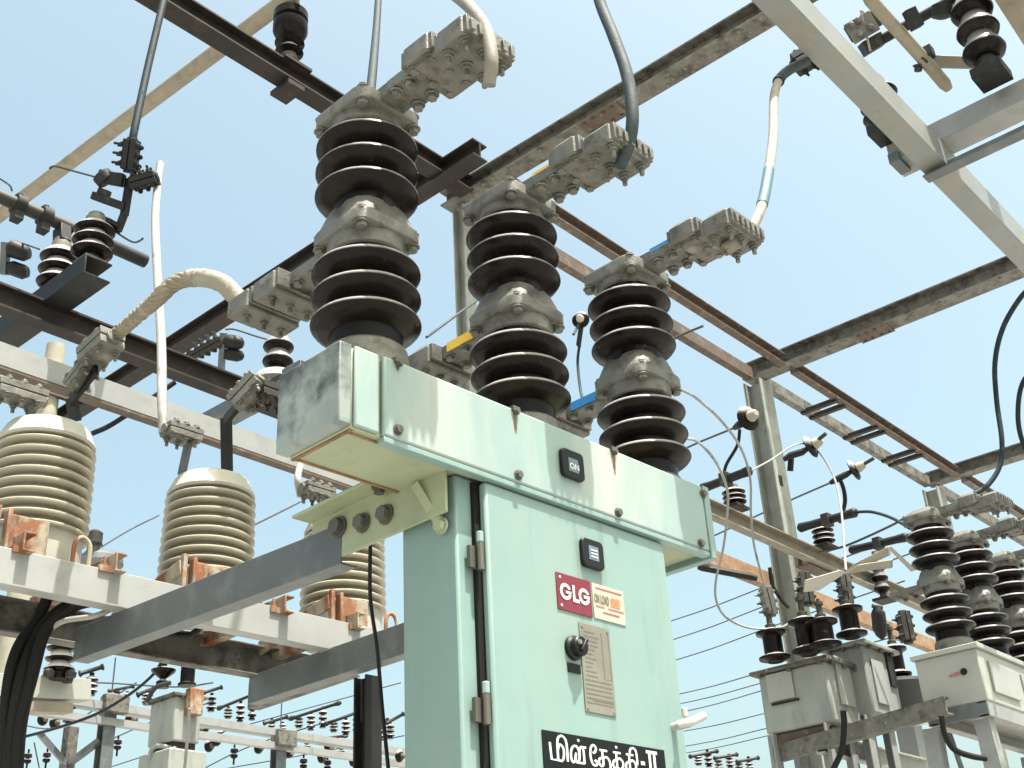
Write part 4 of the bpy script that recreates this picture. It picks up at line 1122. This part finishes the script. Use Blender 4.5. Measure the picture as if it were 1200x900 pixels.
bus_post((1036, 702), (1032, 650), (996, 645, 10.4), (1064, 629, 10.0), 10.3, 'slender post insulator near the middle of the smaller breaker', 'lower black bus piece pointing at the smaller breaker', .07)
cable('bus_lead', PX((1003, 600, 9.5), (1022, 600, 9.2), (1045, 607, 8.6), (1066, 619, 8.0)), .012, 'cable_blue', 'dark lead curving from the bus piece to the smaller breaker', 'cable')
cable('bus_lead', PX((960, 646, 9.8), (990, 640, 9.8), (1040, 618, 9.4), (1062, 606, 9.0)), .010, 'wire', 'thin straight lead above the forked beige plates', 'cable')
tag(MB().tube([PD(818, 664, 8.6), PD(822, 665, 8.6), PD(880, 676, 8.6), PD(887, 678, 8.6)], [.02, .026, .026, .02], 10).build('bus_bar', 'steel_black'), 'short black bar below the orange beam right of the cabinet', 'bus bar')
fk = thing('forked_blade', 'pair of beige pointed plates forming a fork above the grey tanks', 'switch blade', PD(1000, 668, 6.6))
MB().prism([PD(988, 672, 6.6), PD(1002, 660, 6.6), PD(1040, 641, 6.5), PD(1042, 651, 6.5), PD(1004, 668, 6.6)], rt*.02+fw*.03).build('upper_plate', 'concrete_pale', fk, .002)
MB().prism([PD(985, 674, 6.55), PD(1006, 662, 6.55), PD(1044, 656, 6.45), PD(1044, 666, 6.45), PD(1006, 670, 6.55)], rt*.02+fw*.03).build('lower_plate', 'concrete_pale', fk, .002)
MB().prism([PD(942, 694, 6.55), PD(944, 680, 6.55), PD(985, 668, 6.55), PD(992, 671, 6.55), PD(960, 692, 6.55)], fw*.01).build('white_plate', 'ct_white', fk, .001)
tag(MB().prism([PD(1040, 642, 6.8), PD(1044, 640, 6.8), PD(1074, 668, 6.8), PD(1068, 670, 6.8)], fw*.01).build('white_strip', 'ct_white'), 'narrow white strip hanging between the forked plates and the smaller breaker', 'strip')
pk = thing('pin_insulator', 'small dark pin insulator hanging above the second grey tank', 'insulator', PD(1030, 728, 7.8))
MB().tube([PD(1028, 709, 7.8), PD(1028, 714, 7.8), PD(1029, 718, 7.8), PD(1031, 736, 7.8), PD(1033, 744, 7.8), PD(1034, 749, 7.8)], [.012, .03, .045, .048, .035, .012], 14).build('body', 'tank_dark', pk)
MB().cyl(PD(1022, 710, 7.8), PD(1034, 712, 7.8), .014, 8).build('crossbar', 'cast_dark', pk)

# ------------------------------------------------------------------ strain insulators on the girder and their wires
def strain(anchor, disc, tail, dep, label, sc=1., capm='concrete_pale'):
    t = thing('strain_insulator', label, 'strain insulator', PD(*disc, dep), 'strain insulators on the twin rail girder')
    a, c, b = PD(*anchor, dep-.10), PD(*disc, dep), PD(*tail, dep+.04)
    d_ = (b-a).normalized()
    MB().tube([a, a*.4+c*.6, c-d_*.05*sc], .016*sc, 8).build('eye_rod', 'cast_dark', t)
    MB().lathe(c-d_*.06*sc, [(r*sc, h*sc) for r, h in ((.02, -.08), (.036, -.06), (.045, -.01), (.035, .0))], 16, d_).build('cap', capm, t)
    MB().lathe(c-d_*.06*sc, [(r*sc, h*sc) for r, h in ((.035, .0), (.085, .015), (.098, .03), (.09, .04), (.04, .045), (.025, .06))], 24, d_).build('disc', 'porcelain_dark', t, ang=50)
    MB().tube([c, c+d_*.05*sc, b, b+d_*.06*sc], [.02*sc, .03*sc, .03*sc, .02*sc], 8).build('wire_clamp', 'steel_black', t)
    return t, b+d_*.05
s1, e1 = strain((968, 508), (946, 526), (926, 534), 9.6, 'strain insulator just right of the weathered column')
s2, e2 = strain((1024, 537), (997, 553), (980, 562), 10.4, 'strain insulator farther along the girder, a wire running left from it')
s0, e0 = strain((881, 488), (874, 492), (866, 498), 9.0, 'strain clamp tucked against the left flank of the weathered column')
s3, e3 = strain((672, 392), (681, 376), (678, 404), 5.6, 'small strain insulator left of the third insulator pole', .42, 'sign_cream')
cable('line_wire', [e2, PD(929, 585, 11.2), PD(860, 617, 12.2), PD(760, 664, 14)], .009, 'wire', 'thin wire running left from the farther strain insulator', 'wire', n=6)
cable('line_wire', [e0, PD(800, 527, 10), PD(700, 575, 12)], .009, 'wire', 'thin wire behind the third insulator pole ending at the weathered column', 'wire', n=6)
cable('tail_wire', PX((867, 503, 9.1), (864, 522, 9.1), (851, 545, 9.1), (848, 562, 9.1)), .013, 'cable_black', 'dark tail wire hanging from the clamp left of the weathered column', 'wire', n=6)
cable('tail_wire', PX((985, 563, 10.4), (989, 575, 10.4), (990, 590, 10.4), (984, 612, 10.3)), .018, 'cable_black', 'dark knotted tail wire hanging from the farther strain insulator', 'wire', n=6)
cable('tail_wire', PX((927, 537, 9.7), (926, 552, 9.7)), .025, 'cable_black', 'short dark tail under the nearer strain insulator', 'wire', n=6)
cable('tail_wire', PX((679, 404, 5.6), (677, 425, 5.6), (680, 455, 5.5), (684, 472, 5.4)), .007, 'cable_blue', 'thin grey wire dropping left of the third insulator pole', 'wire', n=6)
cable('loop_wire', PX((880, 552, 8.9), (905, 538, 9.2), (928, 523, 9.4), (945, 520, 9.6), (960, 530, 9.6), (976, 556, 9.4), (984, 585, 9), (988, 620, 8.6), (991, 664, 7.9), (994, 684, 7.2)), .008, 'loop_grey', 'pale looping wire passing in front of the weathered column', 'wire', n=6)
cable('loop_wire', PX((800, 513, 5.2), (818, 518, 5.4), (838, 540, 5.8), (850, 566, 6.1), (853, 590, 6.2), (848, 640, 6.3), (839, 680, 6.3), (840, 706, 6.3), (853, 725, 6.4), (880, 736, 6.5), (912, 736, 6.6), (926, 730, 6.7)), .007, 'loop_grey', 'pale wire making a long loop right of the cabinet housing', 'wire', n=6)
cable('loop_wire', PX((792, 454, 5.2), (815, 466, 5.5), (845, 493, 6), (868, 525, 6.4), (879, 560, 6.6), (880, 600, 6.7), (883, 635, 6.8), (890, 665, 6.8), (897, 690, 6.8)), .007, 'loop_grey', 'pale wire sweeping down to the left bushing of the plated grey tank', 'wire', n=6)
cable('loop_wire', PX((902, 665, 7.2), (905, 685, 7.2), (915, 702, 7.2), (924, 712, 7.2)), .012, 'cable_black', 'short black lead left of the weathered column bracket', 'wire', n=6)
cable('line_wire', PX((500, 395, 4.6), (545, 362, 5.2), (620, 310, 6.4)), .006, 'wire', 'thin wire slanting up between the first two insulator poles', 'wire', n=6)
cable('line_wire', PX((770, 408, 9.2), (800, 392, 9.1), (824, 382, 9.0)), .010, 'wire', 'short dark wire crossing the rails right of the third insulator pole', 'wire', n=6)
GL = 'distant line wires right of the cabinet'
ords = ('uppermost', 'second', 'third', 'fourth', 'fifth', 'sixth', 'seventh', 'eighth', 'lowest')
for k, (x0_, y0_, x1_, y1_) in enumerate(((770, 733, 905, 684), (772, 755, 905, 707), (774, 779, 905, 734), (780, 817, 905, 784), (782, 828, 905, 797), (784, 838, 905, 806), (790, 859, 905, 834), (795, 876, 905, 852), (795, 884, 905, 861))):
    d_ = 15+k*.6
    a, b = PD(x0_, y0_, d_+1.6), PD(x1_, y1_, d_-1.6)
    mid = (a+b)/2-V((0, 0, .02))
    cable('line_wire', [a+(a-b)*.15, a, mid, b, b+(b-a)*.8], .0075, 'wire', ords[k]+' of the nine thin wires between the cabinet and the grey tank', 'wire', GL, n=6, k=5)
for k, (pts, lab) in enumerate((
        (((96, 655, 10), (150, 622, 10.6), (186, 604, 11)), 'thin wire between the two left ribbed transformers'),
        (((296, 616, 10), (352, 588, 10.4), (400, 562, 11)), 'thin wire right of the middle ribbed transformer'),
        (((108, 508, 6.6), (130, 498, 6.6), (170, 472, 6.6), (205, 448, 6.7)), 'dark cable bowing under the pale streaked channel'),
        (((120, 640, 9.4), (112, 626, 9.4), (106, 622, 9.4)), 'little hooked wire above the small dome left of the middle transformer'),
        ((480, 795, 14), (380, 820, 14.6), (230, 862, 15.4)) and (((470, 768, 13), (380, 800, 14), (300, 822, 15)), 'faint wire under the right channel arm'),
        (((250, 800, 12), (205, 805, 12), (108, 800, 12), (60, 808, 12)), 'faint wire crossing behind the small tank at lower left'))):
    cable('line_wire', PX(*pts), .0085 if k != 2 else .016, 'wire' if k != 2 else 'cable_black', lab, 'wire', n=6)
dm = thing('lamp_dome', 'small grey dome with a cap seen between the two left ribbed transformers', 'dome', PD(116, 655, 8.5))
MB().lathe(PD(117, 662, 8.5), [(.16, 0), (.155, .04), (.11, .085), (.06, .10), (0, .105)], 24).build('dome', 'galvanized', dm)
MB().lathe(PD(108, 655, 8.4), [(.045, 0), (.045, .10), (.055, .11), (.055, .19), (.03, .21), (0, .215)], 16).build('cap', 'cast_dark', dm)

# ------------------------------------------------------------------ far switchyard, lower left
YR = 11.0
def far_beam(q0, q1, Y, m, label, h=.13):
    a, b = PL(*q0, 'Y', Y), PL(*q1, 'Y', Y)
    b.z = a.z = (a.z+b.z)/2
    e = (b-a).normalized()
    return tag(MB().bar(a-e*2.5, b+e*6, chan(h, .08, .01), (0, 0, 1), -1).build('far_beam', m), label, 'steel beam', 'twin beams of the far switchyard')
far_beam((68, 821), (421, 870), YR, 'galvanized_light', 'upper pale beam of the far switchyard at lower left', .075)
far_beam((68, 838), (421, 886), YR, 'galvanized_light', 'lower pale beam of the far switchyard at lower left', .07)
far_beam((68, 826), (421, 875), YR+.35, 'tank_grey', 'thin grey rail between the two pale beams of the far switchyard', .025)
for q, lab in (((128, 822), 'slim grey post of the far switchyard nearest the left edge'), ((327, 862), 'slim grey post of the far switchyard left of the dark bench post')):
    p = PL(*q, 'Y', YR+.1)
    t = thing('far_post', lab, 'steel post', (p.x, p.y, 0), 'posts of the far switchyard')
    MB().bar((p.x, p.y, 0), (p.x, p.y, p.z+.05), ibeam(.12, .13, .012, .012), (0, 1, 0)).build('shaft', 'galvanized', t)
    MB().cyl((p.x+.02, p.y, p.z+.05), (p.x+.02, p.y, p.z+.45), .008, 6).build('spike', 'wire', t)
    MB().box((p.x, p.y-.12, p.z-.05), (.26, .10, .18)).build('beam_clamp', 'steel_weathered', t, .01)
GF = 'small isolators in the far switchyard'
def far_isolator(posts, bar, dep, label, rad=.055, group=GF):
    f = PD(posts[0][0], posts[0][2], dep)
    t = thing('far_isolator', label, 'isolator switch', f, group)
    for k, (x, yt, yb_) in enumerate(posts):
        p = PD(x, yb_, dep+.12*k)
        h_ = PL(x, yt, 'Y', p.y).z-p.z
        MB().lathe(p, [(rad*.7, 0), (rad*.7, h_*.08)]+simple_sheds(rad*.45, rad, 3, h_*.1, h_*.85)+[(rad*.35, h_*.9), (rad*.35, h_)], 14).build('post', 'porcelain_dark', t, ang=50)
    if bar:
        a, b = PD(*bar[0], dep), PD(*bar[1], dep+.1)
        MB().tube([a, a*.95+b*.05, a*.85+b*.15, a*.15+b*.85, b*.95+a*.05, b], [.02, .035, .02, .02, .035, .02], 8).build('blade', 'steel_black', t)
    return t
D = 15
far_isolator([(247, 812, 834)], ((238, 812), (261, 805)), D, 'lone far isolator just right of the small tank, arms spread like a T', .06)
far_isolator([(267, 828, 842), (281, 821, 846), (295, 814, 844)], ((254, 831), (304, 811)), D, 'far three post isolator left of the dark channel end')
far_isolator([(350, 838, 853), (364, 834, 856), (378, 828, 853)], ((338, 843), (400, 823)), D, 'far three post isolator below the dark channel end')
far_isolator([(391, 844, 858), (405, 841, 862), (418, 836, 860)], ((380, 849), (424, 833)), D, 'far three post isolator just left of the dark bench post')
far_isolator([(457, 846, 866)], ((452, 848), (474, 836)), D, 'far single isolator between the dark bench post and the cabinet', .06)
far_isolator([(105, 788, 815)], ((92, 790), (122, 781)), 11, 'dark isolator post with arms above the white box beam at lower left', .065)
far_isolator([(172, 810, 826)], ((160, 815), (182, 806)), 12, 'tiny dark isolator touching the left side of the small tank', .055)
far_isolator([(819, 884, 897), (831, 879, 899)], ((807, 887), (842, 880)), 17, 'tiny isolator at the bottom edge nearest the green cabinet, right side', .06)
far_isolator([(843, 888, 903), (856, 884, 900)], ((836, 889), (865, 884)), 17, 'middle tiny isolator of the bottom edge right of the cabinet', .06)
far_isolator([(867, 892, 905), (879, 887, 903)], ((862, 893), (890, 888)), 17, 'right tiny isolator of the bottom edge near the grey tank frame', .06)
GD = 'black disc insulators under the far beams'
far_isolator([(318, 842, 858), (331, 846, 860)], ((308, 848), (338, 840)), 16, 'small far isolator over the slim far post', .05)
far_isolator([(437, 848, 866), (446, 845, 868)], ((430, 852), (456, 843)), 16, 'small far isolator immediately right of the dark bench post', .05)
far_isolator([(136, 806, 822), (148, 810, 824)], ((126, 810), (158, 804)), 16, 'small far isolator right of the slim left post', .05)
far_isolator([(240, 852, 866), (258, 854, 868)], ((234, 856), (266, 848)), 17, 'tiny far isolator low beside the small tank', .05)
far_isolator([(400, 868, 884), (360, 862, 878)], ((352, 868), (408, 862)), 17, 'tiny far isolator between the far beams left of the dark bench post', .05)
prev = None
for x, y, lab in ((154, 844, 'black disc insulator left of the small tank'), (50, 843, 'leftmost black disc insulator under the white box beam'), (64, 847, 'second black disc insulator under the white box beam'),
                  (245, 874, 'lower of the two discs right of the small tank'), (254, 867, 'upper of the two discs right of the small tank'), (303, 876, 'black disc just left of the slim far post'),
                  (339, 881, 'black disc just right of the slim far post'), (377, 887, 'lower black disc midway between far post and bench post'), (385, 875, 'ringed black disc midway between far post and bench post'),
                  (414, 891, 'black disc touching the dark bench post'), (468, 886, 'black disc right of the dark bench post')):
    t = thing('disc_insulator', lab, 'insulator', PD(x, y, D-.4), GD)
    r_ = .075 if x != 154 else .10
    ax_ = V((.25, -1, -.15))
    p = PD(x, y, D-.4)
    MB().lathe(p, [(.02, -.05), (r_*.5, -.04), (r_, -.01), (r_*1.02, .01), (r_*.8, .03), (r_*.45, .035)], 20, ax_).build('disc', 'porcelain_dark', t, ang=50)
    MB().lathe(p+ax_.normalized()*.034, [(r_*.42, 0), (r_*.42, .03), (r_*.2, .05)], 14, ax_).build('pin', 'concrete_pale' if x in (385, 339) else 'steel_rusty', t)
GH = 'tiny insulators hanging under the far beams'
for x, y, lab in ((275, 880, 'tiny hanging insulator right of the two paired discs'), (356, 892, 'tiny hanging insulator right of the slim far post'), (384, 894, 'tiny hanging insulator under the ringed disc'), (34, 886, 'tiny hanging insulator beside the pale pillar'), (56, 885, 'tiny hanging insulator left of the braced post'), (139, 870, 'tiny hanging insulator right of the slim left post')):
    p = PD(x, y-8, D)
    t = thing('hanging_insulator', lab, 'insulator', p, GH)
    MB().lathe(p, [(.012, 0), (.012, .05), (.045, .06), (.05, .10), (.02, .11), (.045, .13), (.045, .16), (.012, .18), (.012, .25)], 12, (0, 0, -1)).build('body', 'porcelain_dark', t)
t = thing('braced_post', 'rusty post with two grey diagonal braces at the bottom left', 'steel post', PD(79, 930, 12))
pz = PD(79, 893, 12)
MB().bar((pz.x, pz.y, 0), (pz.x, pz.y, PD(80, 848, 12).z), rect(.11, .11), (0, 1, 0)).build('shaft', 'steel_weathered', t)
MB().bar(PD(78, 896, 11.95), PD(46, 859, 11.95), rect(.07, .05)).build('brace', 'galvanized', t)
MB().bar(PD(82, 894, 11.95), PD(117, 868, 11.95), rect(.07, .05)).build('brace', 'galvanized', t)
MB().lathe(PD(80, 848, 12), simple_sheds(.03, .06, 3, 0, .2), 12).build('insulator', 'porcelain_dark', t)
# white box beam with a big black post, behind the black cables
wb0, wb1 = PD(28, 806, 8.2), PD(100, 810, 8.6)
wb = thing('box_beam', 'short white box beam end behind the black cables at lower left', 'steel beam', wb0)
MB().bar(wb0-(wb1-wb0)*1.5, wb1, rect(.13, .15)).build('beam', 'tank_white', wb, .004)
MB().bar(wb0-(wb1-wb0)*1.5-V((0, 0, .13)), wb1-V((0, 0, .13))+(wb0-wb1)*.25, rect(.11, .07)).build('packer', 'pipe_beige', wb, .004)
pi = PD(68, 796, 8.3)
t = thing('post_insulator', 'large black ribbed post standing on the white box beam at lower left', 'insulator', pi)
MB().lathe(pi, [(.06, 0), (.06, .04)]+simple_sheds(.06, .105, 4, .04, .34)+[(.05, .36), (.05, .42)], 24).build('porcelain', 'porcelain_dark', t, ang=50)
fl = MB()
for k in range(4):
    a_ = k*math.pi/2+.4
    fl.lathe(pi+V((.10*math.cos(a_), .10*math.sin(a_), 0)), [(.035, 0), (.04, .03), (.02, .05)], 10)
fl.build('foot_bolt', 'cast_dark', t, each=True)
# tank of the far yard
Dp = 9.2
Yt = PD(206, 814, Dp).y
tk, ak, lk_, rk, zkb, xk = oil_tank((206, 815), (177, 822), (237, 818), (206, 868), Yt, 'small grey tank with an orange junction box in the far yard at lower left')
MB().box2((ak.x+.08, ak.y-.08, ak.z-.14), (ak.x+.20, ak.y-.003, ak.z+.06)).build('junction_box', 'rust_orange', tk, .008)
MB().box2((ak.x-.04, ak.y-.04, zkb-.40), (xk+.05, lk_.y+.04, zkb-.06)).build('lower_tank', 'tank_grey', tk, .012)
MB().box2((ak.x+.02, ak.y+.02, zkb-.07), (xk-.02, lk_.y-.02, zkb+.01)).build('neck', 'steel_dark', tk)
MB().tube(smooth_path([PD(176, 890, Dp-.1), PD(178, 879, Dp-.1), PD(186, 874, Dp-.1), PD(206, 878, Dp-.15)], 5), .02, 8).build('pipe', 'galvanized_light', tk)
MB().tube(smooth_path([PD(222, 830, Dp-.3), PD(220, 860, Dp-.3), PD(216, 905, Dp-.3)], 5), .012, 8).build('conduit', 'galvanized_light', tk)
for xx in (ak.x+.03, xk-.03):
    for yy in (ak.y+.03, lk_.y-.03):
        MB().bar((xx, yy, 0), (xx, yy, zkb-.405), angle(.07, .07, .007), (0, 1, 0)).build('leg', 'galvanized_light', tk)
for x, yb_, yt in ((190, 806, 772), (219, 804, 768)):
    p = PD(x, yb_, Dp+.1)
    h_ = PL(x, yt, 'Y', p.y).z-p.z
    if x == 190:
        MB().lathe(p, [(.05, 0), (.05, h_*.2), (.02, h_*.3), (.09, h_*.55), (.095, h_*.62), (.05, h_*.7), (.02, h_*.72), (.03, h_*.9), (.01, h_)], 18).build('bushing', 'porcelain_dark', tk, ang=50)
    else:
        MB().lathe(p, [(.07, 0), (.07, h_*.08), (.055, h_*.1), (.055, h_*.8), (.09, h_*.82), (.09, h_*.86), (.03, h_*.88), (.03, h_)], 18).build('bushing', 'porcelain_dark', tk, ang=50)
MB().tube(smooth_path([PD(172, 822, Dp), PD(182, 806, Dp), PD(200, 800, Dp)], 5), .018, 8).build('earth_strap', 'cast_dark', tk)
cable('far_cable', PX((190, 775, 9.3), (178, 792, 9.4), (150, 815, 9.6), (110, 838, 9.9), (60, 855, 10.3), (10, 868, 10.8)), .013, 'cable_black', 'dark cable swooping left from the small tank in the far yard', 'cable', n=6)
for k, (pts, lab) in enumerate(((((0, 842, 13), (70, 852, 13), (160, 800, 13)), 'faint far wire sagging under the white box beam'),
                               (((100, 880, 15), (180, 845, 15), (250, 822, 15)), 'faint far wire rising behind the small tank'),
                               (((230, 905, 15), (300, 872, 15), (420, 835, 15)), 'faint far wire crossing the far beams'),
                               (((40, 870, 14), (46, 900, 14)), 'tiny wire hanging beside the pale pillar'),
                               (((110, 905, 17), (260, 858, 17), (470, 800, 17)), 'faint far wire passing above the ringed disc'),
                               (((240, 905, 17), (360, 884, 17), (474, 862, 17)), 'lowest faint far wire left of the cabinet'),
                               (((100, 770, 14), (180, 742, 14), (260, 716, 14)), 'faint far wire between the two channel arms'))):
    cable('far_wire', PX(*pts), .008, 'wire', lab, 'wire', n=6)
# pale concrete pole far at the left
pa = PD(66, 405, 11)
t = thing('concrete_pole', 'pale concrete pole standing behind the isolator beam at the left edge', 'concrete pole', (pa.x, pa.y, 0))
MB().tube([(pa.x, pa.y, 0), (pa.x, pa.y, pa.z-.4), (pa.x, pa.y, pa.z)], [.15, .085, .083], 16).build('shaft', 'concrete_pale', t)
MB().box((pa.x, pa.y-.09, pa.z-.5), (.3, .05, .10)).build('cross_arm', 'steel_rusty', t)
